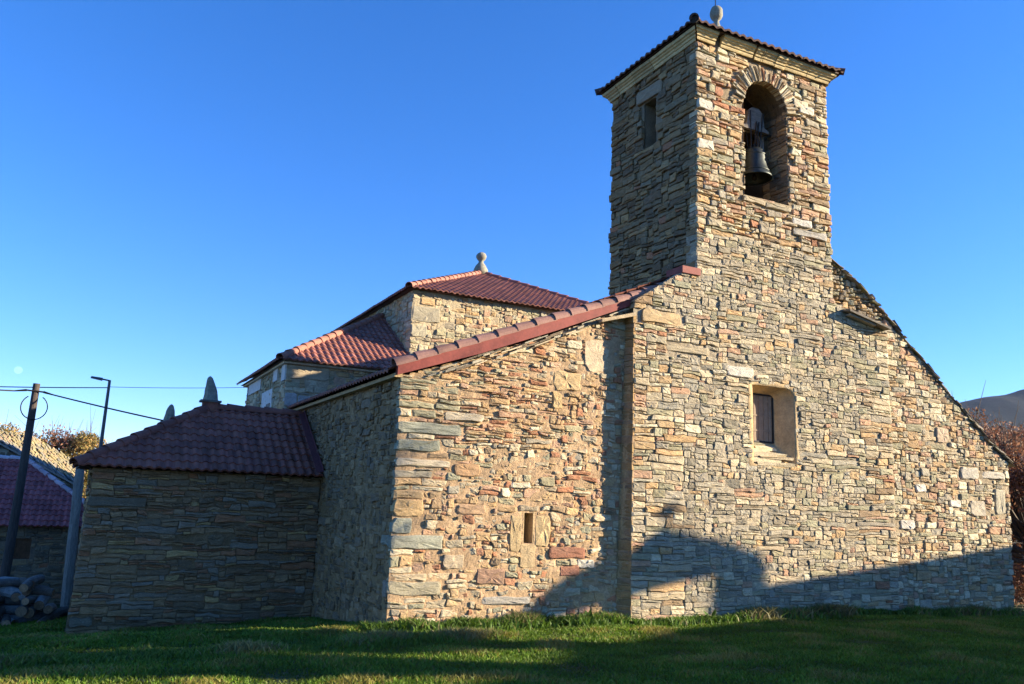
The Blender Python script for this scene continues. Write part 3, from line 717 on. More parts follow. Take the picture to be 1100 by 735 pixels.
tile_roof(mb, (4.80, 23.5, NV(4.8)), (0, -1, 0), (1, 0, .43), rl, lambda s: 0, lambda s: 23.5 - (YA - .02) if 4.80 + s * .9187 < 11.6 else 23.5 - 18.1, pitch=.20, row=.32, seed=21, samp=6)
tile_roof(mb, (23.0, 14.7, NZ1 - .45 * 9.8), (0, 1, 0), (-1, 0, .45), math.hypot(9.8, 9.8 * .45), lambda s: 0 if 23.0 - s * .912 > 16.1 else 3.4, lambda s: 8.8, pitch=.20, row=.32, seed=22, samp=4)
# solid roof body below
mb.add([Vector(p) for p in ((4.95, YA + .05, 4.55), (NX1, YA + .3, NZ1 - .12), (22.5, YA + .05, 3.75), (4.95, 23.4, 4.55), (NX1, 23.4, NZ1 - .12), (22.5, 23.4, 3.75))],
       [(0, 1, 4, 3), (1, 2, 5, 4), (3, 4, 5)], (.1, .05, .04))
mb.build('nave_roof', M_tile, church)
mb = MB(); mb.box(22.05, 22.5, YT + .1, 23.4, -1.5, 3.7); mb.box(5.1, 22.5, 23.0, 23.4, -1.5, 4.5)
mb.add([Vector(p) for p in ((5.1, 23.38, 4.4), (22.5, 23.38, 3.7), (NX1, 23.38, NZ1 - .15))], [(0, 1, 2)]); mb.build('rear_wall', M_inner, church)
# red verge board
tp = [(4.93, 4.70), (6.58, 5.335), (8.28, 6.01), (10.18, 6.74), (11.62, 7.36)]
bt = [(4.93, 4.50), (6.58, 5.07), (8.28, 5.73), (10.18, 6.565), (11.62, 7.19)]
bt = [(a, max(b, t[1] - .255)) for (a, b), t in zip(bt, tp)]
mb = MB(); y0, y1 = YA - .10, YA + .02
n = len(tp); vs = [Vector((p[0], y, p[1])) for y in (y0, y1) for p in tp + bt[::-1]]; m = 2 * n
fs = [(i, i + 1, m - 2 - i, m - 1 - i) for i in range(n - 1)] + [(m + i, 2 * m - 1 - i, 2 * m - 2 - i, m + i + 1) for i in range(n - 1)] + [(i, i + m, (i + 1) % m + m, (i + 1) % m) for i in range(m)]
mb.add(vs, fs)
mb.box(11.35, 11.86, YT - .05, YA + .3, 7.44, 7.60)
vb = mb.build('verge_board', M_fascia, church)
# thin dark slates and mortar fillet under the board
mb = MB(); r = random.Random(77)
for i in range(60):
    t = .12 + .86 * i / 60; x = 5.0 + 6.5 * t
    zt = np.interp(x, [p[0] for p in bt], [p[1] for p in bt]); ww = .15 + .4 * r.random(); th = .02 + .03 * r.random(); dd = -.02 - .09 * r.random(); z = zt - .03 - .16 * r.random() - .02; sl_ = .38 + .1 * r.random()
    vs = [(x + dx, yy, z + dx * sl_ + dz) for dz in (0, th) for (dx, yy) in ((-ww / 2, YA - .005 + dd), (ww / 2, YA - .005 + dd * .7), (ww / 2, YA + .05), (-ww / 2, YA + .05))]
    mb.add(vs, [(0, 3, 2, 1), (4, 5, 6, 7), (0, 1, 5, 4), (1, 2, 6, 5), (3, 0, 4, 7)], pick([(DRK, 3), (GRY, 2), (TAN, 2)], r))
mb.build('slate_course', M_stone, church)
mb = MB()
for (a, b) in zip(tp[:-1], tp[1:]): caps(mb, (a[0], YA - .0, a[1] + .00), (b[0], YA - .0, b[1] + .00), .125, .42, (.27, .145, .11), int(a[0] * 10), rise=.01)
mb.build('verge_tiles', M_tile, church)

# --- left annex (sacristy)
AZ = 2.66
def styX(u, v): return dict(w=(.14, .95), h=(.03, .17), gap=.012, prot=(-.03, .05), pal=[((.23, .15, .08), 4), ((.33, .205, .10), 5), ((.27, .21, .14), 2), ((.34, .16, .075), 1.8), ((.45, .29, .12), 1)], tilt=.10, cut=.5, bev=.012, wp=.9, asp=.7, rot=.03, wf=1.35)  # dark brown palette with the annex's shade worked into the stone colour
outX = [(-.02, -1.3), (5.03, -1.3), (5.03, AZ), (.15, AZ)]
stone_wall('sacristy_wall', church, front(20.0), outX, styX, mortar=(.26, .17, .085), recess=.04, thick=.5, seed=91, back=.2,
           features=[(.12, 1.85, 1.25, 2.05, (.18, .14, .09), .04), (1.25, .95, 1.9, 1.05, (.34, .24, .15), .03), (2.6, 1.05, 2.95, 1.3, (.25, .17, .09), .03), (.05, -.6, .5, -.4, (.24, .19, .12), .07)])
stone_wall('sacristy_wall', church, left(.12), [(-24.6, -1.6), (-20.03, -1.4), (-20.03, AZ), (-24.6, AZ)], styX, mortar=(.22, .16, .10), recess=.04, thick=.5, seed=92, back=.05)
mb = MB()
ez = 2.70; sl = .62; ax, ay = 2.62, 22.3; ox, oy = -.22, 19.72
ridge_z = ez + sl * (ay - oy)
Sf = Vector((0, 1, sl)); H = Sf.length * (ay - oy)
tile_roof(mb, (ox, oy, ez), (1, 0, 0), Sf, H, lambda s: (ax - ox) * s / H, lambda s: 5.0 - ox, pitch=.195, row=.315, col=(.25, .085, .055), seed=33)
Sl = Vector((1, 0, (ridge_z - ez) / (ax - ox))); Hl = (Vector((ax, ay, ridge_z)) - Vector((ox, ay, ez))).length
tile_roof(mb, (ox, 24.9, ez), (0, -1, 0), Sl, Hl, lambda s: (24.9 - ay) * s / Hl, lambda s: (24.9 - oy) - (ay - oy) * s / Hl, pitch=.195, row=.315, col=(.25, .085, .055), seed=34)
Sb = Vector((0, -1, sl)); tile_roof(mb, (5.0, 24.9, ez), (-1, 0, 0), Sb, H, lambda s: 0, lambda s: (5.0 - ox) - (ax - ox) * s / H, pitch=.195, row=.315, col=(.25, .085, .055), seed=35)
mb.add([Vector(p) for p in ((ox + .1, oy + .1, ez - .03), (5, oy + .1, ez - .03), (5, 24.7, ez - .03), (ox + .1, 24.7, ez - .03))], [(0, 1, 2, 3)], (.08, .05, .04))
sroof = mb.build('sacristy_roof', M_tile, church)
mb = MB()
AT = (.23, .085, .058)
caps(mb, (ox + .02, oy + .02, ez + .03), (ax, ay, ridge_z + .03), .125, .40, AT, 4)
caps(mb, (ox + .02, 24.88, ez + .03), (ax, ay, ridge_z + .03), .125, .40, AT, 5)
caps(mb, (ax, ay, ridge_z + .03), (4.95, ay, ridge_z + .031), .125, .45, AT, 6)
mb.build('hip_tiles', M_tile, sroof)
mb = MB()
mb.add([Vector(p) for p in ((4.84, oy, ez + .09), (5.0, oy, ez + .09), (5.0, 22.3, ridge_z + .11), (4.84, 22.3, ridge_z + .11), (4.985, oy, ez + .2), (4.985, 22.3, ridge_z + .22))], [(0, 1, 2, 3), (1, 4, 5, 2)], (.16, .05, .05))
mb.build('flashing', M_tile, sroof)
def pointed_stone(x, y, z, h_, w_, seed, parent, lean=0):
    mb = MB(); r = random.Random(seed); n = 9; vs = []; fs = []
    prof = [(w_ * 1.0, 0), (w_ * .98, .08), (w_ * .85, .22), (w_ * .74, .42), (w_ * .62, .62), (w_ * .48, .80), (w_ * .34, .93), (0.02, 1)]
    for (q, t) in prof:
        for k in range(n):
            a = 2 * math.pi * k / n; rr = q * (1 + .22 * noise.noise(Vector((math.cos(a) * 1.5, math.sin(a) * 1.5, t * 3 + seed))))
            vs.append((x + rr * math.cos(a) + lean * t * h_, y + rr * math.sin(a) * .7, z + t * h_))
    for j in range(len(prof) - 1):
        for k in range(n): fs.append((j * n + k, j * n + (k + 1) % n, (j + 1) * n + (k + 1) % n, (j + 1) * n + k))
    mb.add(vs, fs); mb.build('pointed_stone', M_lichen, parent)
    mb = MB(); mb.box(x - w_ * 1.25, x + w_ * 1.25, y - .2, y + .2, z - .05, z + .0, (.13, .12, .11)); mb.box(x - .18, x + .18, y - .16, y + .16, z - .3, z - .05, AT); mb.build('base_slab', M_slate, parent)
pointed_stone(ax, ay, ridge_z + .20, .62, .20, 3, sroof, -.1)
pointed_stone(1.78, 23.3, ridge_z - .34, .46, .17, 5, sroof, .03)

# --- wing beside the chancel
WX, WY, WZ, CX, CY, CZ = 4.66, 23.3, 5.87, 8.52, 24.2, 8.70
def styC(u, v): return dict(w=(.14, .6), h=(.08, .28), gap=.02, prot=(-.015, .03), pal=[(TAN, 4), (OCH, 3), (GRN, 2), (GRY, 2), (CRM, 1.5), (PNK, 1)], tilt=.10, cut=.4, bev=.014)
stone_wall('wing_wall', church, front(WY), [(WX, 3.0), (CX + .3, 3.0), (CX + .3, WZ - .02), (WX, WZ - .02)], styC, mortar=(.46, .37, .24), recess=.02, thick=.5, seed=101, back=.2,
           features=[(WX, 5.4, WX + 1.2, 5.8, (.42, .34, .22), .02), (WX, 4.6, WX + .35, 5.0, (.42, .4, .37), .02), (WX + .38, 4.55, WX + .8, 4.95, (.44, .42, .38), .02)])
wh = rect(-26.2, 4.55, -25.35, 5.2)
ww_ = stone_wall('wing_wall', church, left(WX), [(-29.8, 3.0), (-WY - .03, 3.0), (-WY - .03, WZ - .02), (-29.8, WZ - .02)], styC, mortar=(.44, .36, .24), recess=.018, thick=.5, seed=102, back=.05)
mb = MB(); X = WX - .035
mb.box(X, WX + .1, 25.0, 26.6, 4.2, 5.28)
fw = mb.build('window', M_white, church)
for (a, b, c, d) in ((23.35, 23.8, 5.35, 5.8), (24.4, 25.0, 5.45, 5.82), (27.0, 29.2, 5.45, 5.80)): mb = MB(); mb.box(WX - .045, WX + .1, a, b, c, d); mb.build('render_patch', M_white, church)
mb = MB(); mb.box(WX - .045, WX + .0, 25.15, 25.75, 4.2, 4.86); mb.build('pane', M_iron, fw)
mb = MB(); WT = (.28, .115, .085)
e0 = .28; T = CX - WX + e0; sw = .60
wz = WZ + .02; Hf = math.hypot(T, T * sw)
hipx, hipy, hipz = CX, WY - e0 + T, wz + T * sw
tile_roof(mb, (WX - e0, WY - e0, wz), (1, 0, 0), (0, 1, sw), Hf, lambda s: T * s / Hf, lambda s: T if s > .9 else T + .3, pitch=.195, row=.31, col=WT, seed=43)
tile_roof(mb, (WX - e0, 30.1, wz), (0, -1, 0), (1, 0, sw), Hf, lambda s: 0, lambda s: (30.1 - WY + e0) - T * s / Hf, pitch=.195, row=.31, col=WT, seed=44, samp=6)
mb.add([Vector(p) for p in ((WX - .2, WY - .2, WZ - .01), (CX, WY - .2, WZ - .01), (CX, 30, WZ - .01), (WX - .2, 30, WZ - .01))], [(0, 1, 2, 3)], (.1, .06, .05))
wr = mb.build('wing_roof', M_tile, church)
mb = MB(); mb.box(WX - .12, CX, WY - .12, WY + .1, WZ - .07, WZ + .045); mb.build('eave_moulding', M_cream, church)
mb = MB(); mb.box(WX - .12, WX + .1, WY + .1, 29.9, WZ - .07, WZ + .045); mb.build('eave_moulding', M_cream, church)
mb = MB(); caps(mb, (WX - e0 + .02, WY - e0 + .02, wz + .03), (hipx, hipy, hipz + .03), .12, .42, (.33, .145, .10), 2); mb.build('hip_tiles', M_tile, wr)

# --- chancel block
CX1, CY1 = 17.2, 34.1
stone_wall('chancel_wall', church, front(CY), [(CX, 5.0), (CX1, 5.0), (CX1, CZ), (CX, CZ)], styC, mortar=(.50, .41, .26), recess=.016, thick=.5, seed=111, back=.2,
           features=[(CX, 7.7, CX + .95, 8.2, (.50, .44, .30), .03), (CX, 7.2, CX + .55, 7.6, (.48, .43, .30), .03), (CX, 6.5, CX + .8, 6.75, (.5, .44, .3), .03)])
stone_wall('chancel_wall', church, left(CX), [(-CY1, 5.0), (-CY - .03, 5.0), (-CY - .03, CZ), (-CY1, CZ)], styC, mortar=(.40, .32, .21), recess=.016, thick=.5, seed=112, back=.05)
mb = MB(); mb.box(CX + .1, CX1 - .05, CY1 - .4, CY1, 0, CZ); mb.box(CX1 - .4, CX1, CY + .1, CY1 - .1, 0, CZ); mb.box(CX + .1, CX + .5, CY + .1, CY1 - .1, -1, 5.05); mb.box(WX + .1, WX + .5, 29.4, 29.8, -1.5, 5.8); mb.box(WX + .05, WX + .4, 23.4, 29.8, -1.5, 3.05); mb.build('rear_wall', M_inner, church)
mbc, cs, top = pyramid(CX - .22, CX1 + .22, CY - .22, CY1 + .22, CZ + .02, 13.0, 29.1, 11.05, pitch=.195, row=.31, col=(.24, .10, .078), seed=17)
mbc.add([Vector(p) for p in ((CX - .15, CY - .15, CZ), (CX1 + .1, CY - .15, CZ), (CX1 + .1, CY1 + .1, CZ), (CX - .15, CY1 + .1, CZ))], [(0, 1, 2, 3)], (.1, .06, .05))
cr = mbc.build('chancel_roof', M_tile, church)
mb = MB()
for i, c in enumerate(cs): caps(mb, c + Vector((.03, .03, .03)), top + Vector((0, 0, .03)), .12, .42, (.33, .145, .10) if i in (0,) else (.24, .10, .078), i + 5)
mb.build('hip_tiles', M_tile, cr)
mb = MB(); zt = 11.0
mb.lathe([(0, zt - .1), (.27, zt), (.28, zt + .2), (.21, zt + .36), (.11, zt + .48), (.09, zt + .55), (.15, zt + .60), (.20, zt + .68), (.21, zt + .77), (.16, zt + .86), (.08, zt + .91), (0, zt + .92)], 13.0, 29.1, 18, wob=.12)
mb.build('roof_finial', M_lichen, cr, smooth=True)

# ================================================================== BELL
bell = empty('church_bell', (14.05, 14.98, 10.42), 'dark bronze bell hanging from a wooden yoke in the tower arch', 'bell')
mb = MB(); bx, by = 14.05, 14.98
mb.lathe([(.0, 11.20), (.14, 11.195), (.23, 11.18), (.28, 11.12), (.298, 11.02), (.31, 10.86), (.33, 10.72), (.375, 10.58), (.42, 10.50), (.445, 10.45), (.44, 10.42), (.40, 10.43), (.36, 10.5), (.31, 10.7), (.27, 10.95), (0, 11.05)], bx, by, 40)
mb.lathe([(.375, 10.60), (.392, 10.59), (.392, 10.565), (.38, 10.56)], bx, by, 40); mb.lathe([(.298, 11.04), (.31, 11.03), (.31, 11.015), (.30, 11.0)], bx, by, 40)
mb.build('bell_body', M_bronze, bell, smooth=True)
mb = MB(); mb.tube([(bx, by, 11.0), (bx + .02, by, 10.55)], [.02, .025], 8); mb.lathe([(0, 10.55), (.05, 10.52), (.065, 10.46), (.05, 10.40), (0, 10.37)], bx + .02, by, 12); mb.build('clapper', M_iron, bell)
mb = MB()
yo = [(13.6, 11.68), (14.48, 11.68), (14.46, 11.74), (14.33, 11.80), (14.30, 12.0), (14.26, 12.18), (14.15, 12.28), (13.93, 12.28), (13.82, 12.18), (13.78, 12.0), (13.74, 11.80), (13.62, 11.74)]
nyo = len(yo); mb.add([Vector((x, y, z)) for y in (by - .11, by + .11) for x, z in yo], [tuple(range(nyo)), tuple(range(2 * nyo - 1, nyo - 1, -1))] + [(i, (i + 1) % nyo, nyo + (i + 1) % nyo, nyo + i) for i in range(nyo)])
mb.build('yoke', M_oldwood, bell)
mb = MB()
for (a, b) in (((bx - .22, by - .15, 12.15), (bx - .12, by - .05, 11.18)), ((bx + .2, by - .15, 12.15), (bx + .14, by - .05, 11.18)), ((bx - .02, by - .15, 11.9), (bx - .02, by - .05, 11.18)), ((bx + .06, by - .15, 11.9), (bx + .06, by - .05, 11.18)), ((bx - .15, by + .15, 12.1), (bx - .12, by + .05, 11.18)), ((bx + .15, by + .15, 12.1), (bx + .12, by + .05, 11.18))):
    mb.tube([a, b], [.018, .018], 6)
mb.tube([(13.2, by, 11.7), (14.75, by, 11.7)], [.03, .03], 8)
for k in range(3):
    mb.tube([(bx - .1 + .1 * k, by, 11.18), (bx - .1 + .1 * k, by, 11.34)], [.03, .03], 8)
mb.build('iron_straps', M_iron, bell)
for q in ((13.42, 13.5, by - .2, by - .1, 11.1, 12.1), (14.36, 14.44, by + .12, by + .22, 10.9, 12.3), (14.46, 14.52, by + .12, by + .22, 10.9, 12.3)): mb = MB(); mb.box(*q); mb.build('yoke_brace', M_wood, bell)

# ================================================================== LEFT BACKGROUND
def gz(x, y): return ground_z(x, y) - .05
# leaning wooden plank-like post beside the sacristy corner
mb = MB(); r = random.Random(5)
px, py = -.12, 29.2; n = 10; vs = []; fs = []
for j in range(14):
    t = j / 13; z = gz(px, py) + (2.95 - gz(px, py)) * t; wd = .15 - .02 * t
    for k in range(n):
        a = 2 * math.pi * k / n; q = 1 + .15 * noise.noise(Vector((math.cos(a) * 2, math.sin(a) * 2, z * 1.2)))
        vs.append((px + .06 - .10 * t + wd * q * math.cos(a), py + .11 * q * math.sin(a), z))
for j in range(13):
    for k in range(n): fs.append((j * n + k, j * n + (k + 1) % n, (j + 1) * n + (k + 1) % n, (j + 1) * n + k))
fs.append(tuple(13 * n + k for k in range(n)))
mb.add(vs, fs); tag(mb.build('wooden_post', M_wood), 'weathered grey wooden post standing behind the left corner of the low tiled building', 'post')

# utility pole
zp = gz(-1.75, 28)
pole = empty('utility_pole', (-1.66, 28, zp), 'dark wooden utility pole behind the firewood heap', 'utility pole')
mb = MB(); mb.tube([(-1.70, 28, zp), (-1.62, 28, 2), (-1.575, 28, 5.14)], [.135, .12, .095], 12); mb.build('shaft', M_polewood, pole)
mb = MB()
pts = [(-1.55 + .34 * math.sin(t), 27.88, 4.62 - .36 * math.cos(t) + .12) for t in [math.pi * (.18 + 1.64 * i / 24) for i in range(25)]]
pts = [(x, y, 4.9 - (z - 4.38) * 1 - .1) for x, y, z in pts]
mb.tube(pts, [.016] * 25, 6); mb.build('cable_loop', M_cable, pole)
mb = MB(); mb.tube([(-1.8, 27.9, 4.92), (-1.35, 27.9, 4.9)], [.025, .025], 6); mb.tube([(-1.36, 27.9, 4.9), (-1.1, 27.8, 4.83)], [.035, .02], 6); mb.tube([(-1.8, 27.9, 4.92), (-2.1, 27.9, 4.87)], [.035, .02], 6); mb.build('cable_clamp', M_iron, pole)

# street lamp
LX, LY = .385, 34.0; zl = gz(LX, LY)
lamp = empty('street_lamp', (LX, LY, zl), 'slim grey street lamp with flat head rising behind the low tiled roof', 'street lamp')
mb = MB(); mb.tube([(LX, LY, zl), (LX, LY, 3), (LX + .02, LY, 6.1)], [.09, .07, .05], 10); mb.build('post', M_steel, lamp)
mb = MB(); mb.tube([(LX + .03, LY, 6.08), (LX - .25, LY, 6.12)], [.03, .03], 8); mb.build('arm', M_steel, lamp)
mb = MB(); vs = [(LX - .22, LY - .11, 6.06), (LX - .62, LY - .09, 6.12), (LX - .62, LY + .09, 6.12), (LX - .22, LY + .11, 6.06), (LX - .22, LY - .09, 6.16), (LX - .60, LY - .06, 6.19), (LX - .60, LY + .06, 6.19), (LX - .22, LY + .09, 6.16)]
mb.add(vs, [(0, 3, 2, 1), (4, 5, 6, 7), (0, 1, 5, 4), (1, 2, 6, 5), (2, 3, 7, 6), (3, 0, 4, 7)]); mb.build('lamp_head', M_steel, lamp)

# overhead cables
def cable(A, B, sag, label, rr=.014):
    A, B = Vector(A), Vector(B); pts = [A + (B - A) * (i / 24) - Vector((0, 0, sag * 4 * (i / 24) * (1 - i / 24))) for i in range(25)]
    mb = MB(); mb.tube(pts, [rr] * 25, 5); tag(mb.build('overhead_cable', M_cable), label, 'cable', 'overhead cables')
cable((-1.1, 27.8, 4.83), (2.2, 23.9, 3.95), .02, 'thick black cable running from the utility pole down to the low tiled roof', .022)
cable((-2.1, 27.9, 4.87), (-9, 24, 4.5), .06, 'upper cable leaving the utility pole towards the left edge', .022)
cable((LX, LY, 5.82), (-12, 26, 4.4), .15, 'cable passing behind the utility pole from the street lamp to the left edge', .018)
cable((LX, LY, 5.85), (9.0, 33.5, 6.75), .10, 'thin cable running from the street lamp towards the church wing', .010)

# low house with pink tiled lean-to
lean = empty('stone_house', (-3, 30, gz(-3, 30)), 'low stone house with a pinkish red hipped tile roof behind the utility pole', 'house')
HX0, HX1, HY = -8.0, .9, 30.0
stone_wall('wall', lean, front(HY), [(HX0, -2.4), (HX1, -2.4), (HX1, 1.05), (HX0, 1.05)], lambda u, v: dict(w=(.15, .6), h=(.07, .2), gap=.02, prot=(-.02, .03), pal=PAL_D, tilt=.1, cut=.4),
           holes=[rect(-1.75, -.02, -1.22, .60)], mortar=(.28, .21, .14), thick=.5, seed=131)
mb = MB(); mb.box(-1.80, -1.17, HY + .12, HY + .16, -.06, .64, (.12, .06, .03));
for k in range(4): mb.box(-1.74 + .135 * k, -1.62 + .135 * k, HY + .10, HY + .12, -.02, .6, (.14, .07, .035))
mb.build('window_shutter', M_logs, lean)
mb = MB(); PK = (.34, .09, .08)
hz = 1.0; hip_x = -1.86; ry = 33.0; rz = 3.05
H = math.hypot(ry - (HY - .3), rz - hz)
tile_roof(mb, (HX0, HY - .3, hz), (1, 0, 0), (0, ry - HY + .3, rz - hz), H, lambda s: 0, lambda s: (HX1 + .2 - HX0) - (HX1 + .2 - hip_x) * s / H, pitch=.18, row=.28, col=PK, seed=51)
mb.add([Vector(p) for p in ((HX1 + .2, HY - .3, hz), (HX1 + .2, 36.5, hz), (hip_x, ry, rz - .03))], [(0, 1, 2)], PK)
hr = mb.build('roof', M_tile, lean)
mb = MB(); caps(mb, (HX1 + .2, HY - .3, hz + .02), (hip_x, ry, rz + .02), .09, .4, (.50, .36, .36), 4); caps(mb, (HX0, ry, rz + .02), (hip_x, ry, rz + .021), .09, .4, (.55, .45, .45), 5)
mb.build('mortared_ridge', M_tile, hr)

# old house behind, slab roof yellow with lichen
old = empty('old_house', (-3, 45, gz(-3, 45)), 'old stone house whose slab roof glows yellow with lichen in the sun', 'house')
Q0, Q1 = Vector((-4.9, 41, 4.72)), Vector((-.30, 41, 2.29))        # verge facing the lane
T0, T1, T2 = Vector((-5.6, 50, 4.75)), Vector((-2.9, 50, 4.70)), Vector((-.35, 50, 3.22))
mb = MB()
mb.add([Vector((-9, 41.1, -3)), Vector((-.4, 41.1, -3)), Vector((-.4, 41.1, 2.2)), Vector((-4.9, 41.1, 4.6)), Vector((-9, 41.1, 4.0))], [(0, 1, 2, 3, 4)], (.17, .16, .14), 1)
mb.add([Vector((-.4, 41.1, -3)), Vector((-.4, 50, -3)), Vector((-.4, 50, 3.1)), Vector((-.4, 41.1, 2.2))], [(0, 1, 2, 3)], (.2, .17, .13), 1)
r = random.Random(8)
for i in range(700):
    u = -5 + 4.5 * r.random(); zt_ = Q0.z + (Q1.z - Q0.z) * (u - Q0.x) / (Q1.x - Q0.x) - .2; z = zt_ - 4 * r.random()
    ww2, hh2 = .1 + .2 * r.random(), .04 + .06 * r.random()
    mb.box(u - ww2, u + ww2, 41.05 - .03 * r.random(), 41.2, z - hh2, min(z + hh2, zt_), pick([(GRY, 3), (DRK, 3), (BRN, 1)], r))
mb.build('wall', [M_stone, M_mortar], old)
mb = MB(); r = random.Random(18)
na, nd = 34, 18
for a in range(na):
    for d in range(nd):
        s_ = a / na; t_ = (d + .5 * (a % 2)) / nd
        if t_ > 1: continue
        lo = Q0.lerp(Q1, 1 - s_); hi = (T1.lerp(T2, max(0, (1 - s_ - .5) / .5)) if 1 - s_ > .5 else T0.lerp(T1, (1 - s_) / .5))
        p = lo.lerp(hi, t_); dx = (Q1 - Q0).normalized() * .30; dy = (hi - lo) / nd * 1.08
        up = Vector((.4, -.2, 1)).normalized(); th = .03 + .05 * r.random(); lift = .06 * r.random() + .01; p = p + Vector((r.gauss(0, .04), 0, .02 * r.random()))
        colr = pick([((.31, .25, .12), 5), ((.26, .22, .12), 4), ((.32, .22, .13), 2), ((.22, .20, .15), 2)], r)
        if t_ < .05: colr = (.2, .2, .19)
        b4 = [p - dx * .1, p + dx * (.9 + .3 * r.random()) , p + dx * 1.05 + dy, p - dx * .1 + dy]
        b4 = [b4[0] + up * (lift + .05), b4[1] + up * .0, b4[2] + up * .0, b4[3] + up * (lift + .05)]
        mb.add([q - up * th for q in b4] + b4, [(0, 3, 2, 1), (4, 5, 6, 7), (0, 1, 5, 4), (1, 2, 6, 5), (2, 3, 7, 6), (3, 0, 4, 7)], colr)
mb.add([Q0 - Vector((0, 0, .12)), Q1 - Vector((0, 0, .12)), T2 - Vector((0, 0, .12)), T1 - Vector((0, 0, .12)), T0 - Vector((0, 0, .12))], [(0, 1, 2, 3, 4)], (.2, .17, .12))
mb.add([T0 - Vector((0, 0, .1)), T1 - Vector((0, 0, .1)), T2 - Vector((0, 0, .1)), Vector((-.3, 55, 1)), Vector((-5.6, 55, 3))], [(0, 1, 2, 3, 4)], (.2, .17, .12))
mb.build('roof', M_slate, old)
mb = MB(); e_ = [Q0 + Vector((0, -.14, -.10)), Q1 + Vector((0.03, -.14, -.10)), Q1 + Vector((.03, -.14, -.02)), Q0 + Vector((0, -.14, -.02))]
mb.add(e_ + [q + Vector((0, .06, 0)) for q in e_], [(0, 1, 2, 3), (7, 6, 5, 4), (0, 4, 5, 1), (3, 2, 6, 7), (1, 5, 6, 2)]); mb.build('verge_board', M_wood, old)

# firewood heap: individual logs
r = random.Random(3); proto = None; nlog = 0
def log_at(x, y, z, rad, ln, ang, tiltz, label):
    mb = MB(); n = 10; d = Vector((math.cos(ang), math.sin(ang), tiltz)).normalized(); p = Vector((x, y, z))
    q = .6 + .8 * r.random(); bark = pick([((.16, .14, .12), 3), ((.26, .26, .25), 3), ((.11, .085, .065), 2)], r)
    k_ = [p + d * (ln * (t - .5)) + Vector((0, 0, .03 * math.sin(t * 5 + x))) for t in (0, .3, .6, 1)]
    mb.tube(k_, [rad, rad * .96, rad * 1.03, rad * .92], n, bark, 0, cap=False)
    o = mb.build('log', M_logs); tag(o, label, 'log', 'logs in the firewood heap')
    a = d.orthogonal().normalized(); b = d.cross(a)
    for e, kk, rr in ((k_[0] - d * .002, -1, rad), (k_[3] + d * .002, 1, rad * .92)):
        me = MB()
        vs = [e + (a * math.cos(2 * math.pi * i / n) + b * math.sin(2 * math.pi * i / n)) * rr for i in range(n)]
        me.add(vs, [tuple(range(n))], (.30 * q, .18 * q, .10 * q))
        me.build('sawn_end', M_logs, o)
for lay in range(5):
    for i in range(9 - lay):
        x = -2.35 + lay * .12 + i * .26 + r.uniform(-.05, .05); 
        if x > .05 - lay * .22: continue
        y = 24.4 + r.uniform(-.25, .25) + .12 * lay
        rad = .095 + .05 * r.random()
        z = gz(x, y) + .14 + .215 * lay
        ang = math.radians(-90 + r.uniform(-28, 28)) if r.random() < .72 else math.radians(r.uniform(-30, 30))
        log_at(x, y, z, rad, .8 + .5 * r.random(), ang, r.uniform(-.25, .15), 'rough bark-covered log lying in the dark firewood heap beside the sacristy corner')

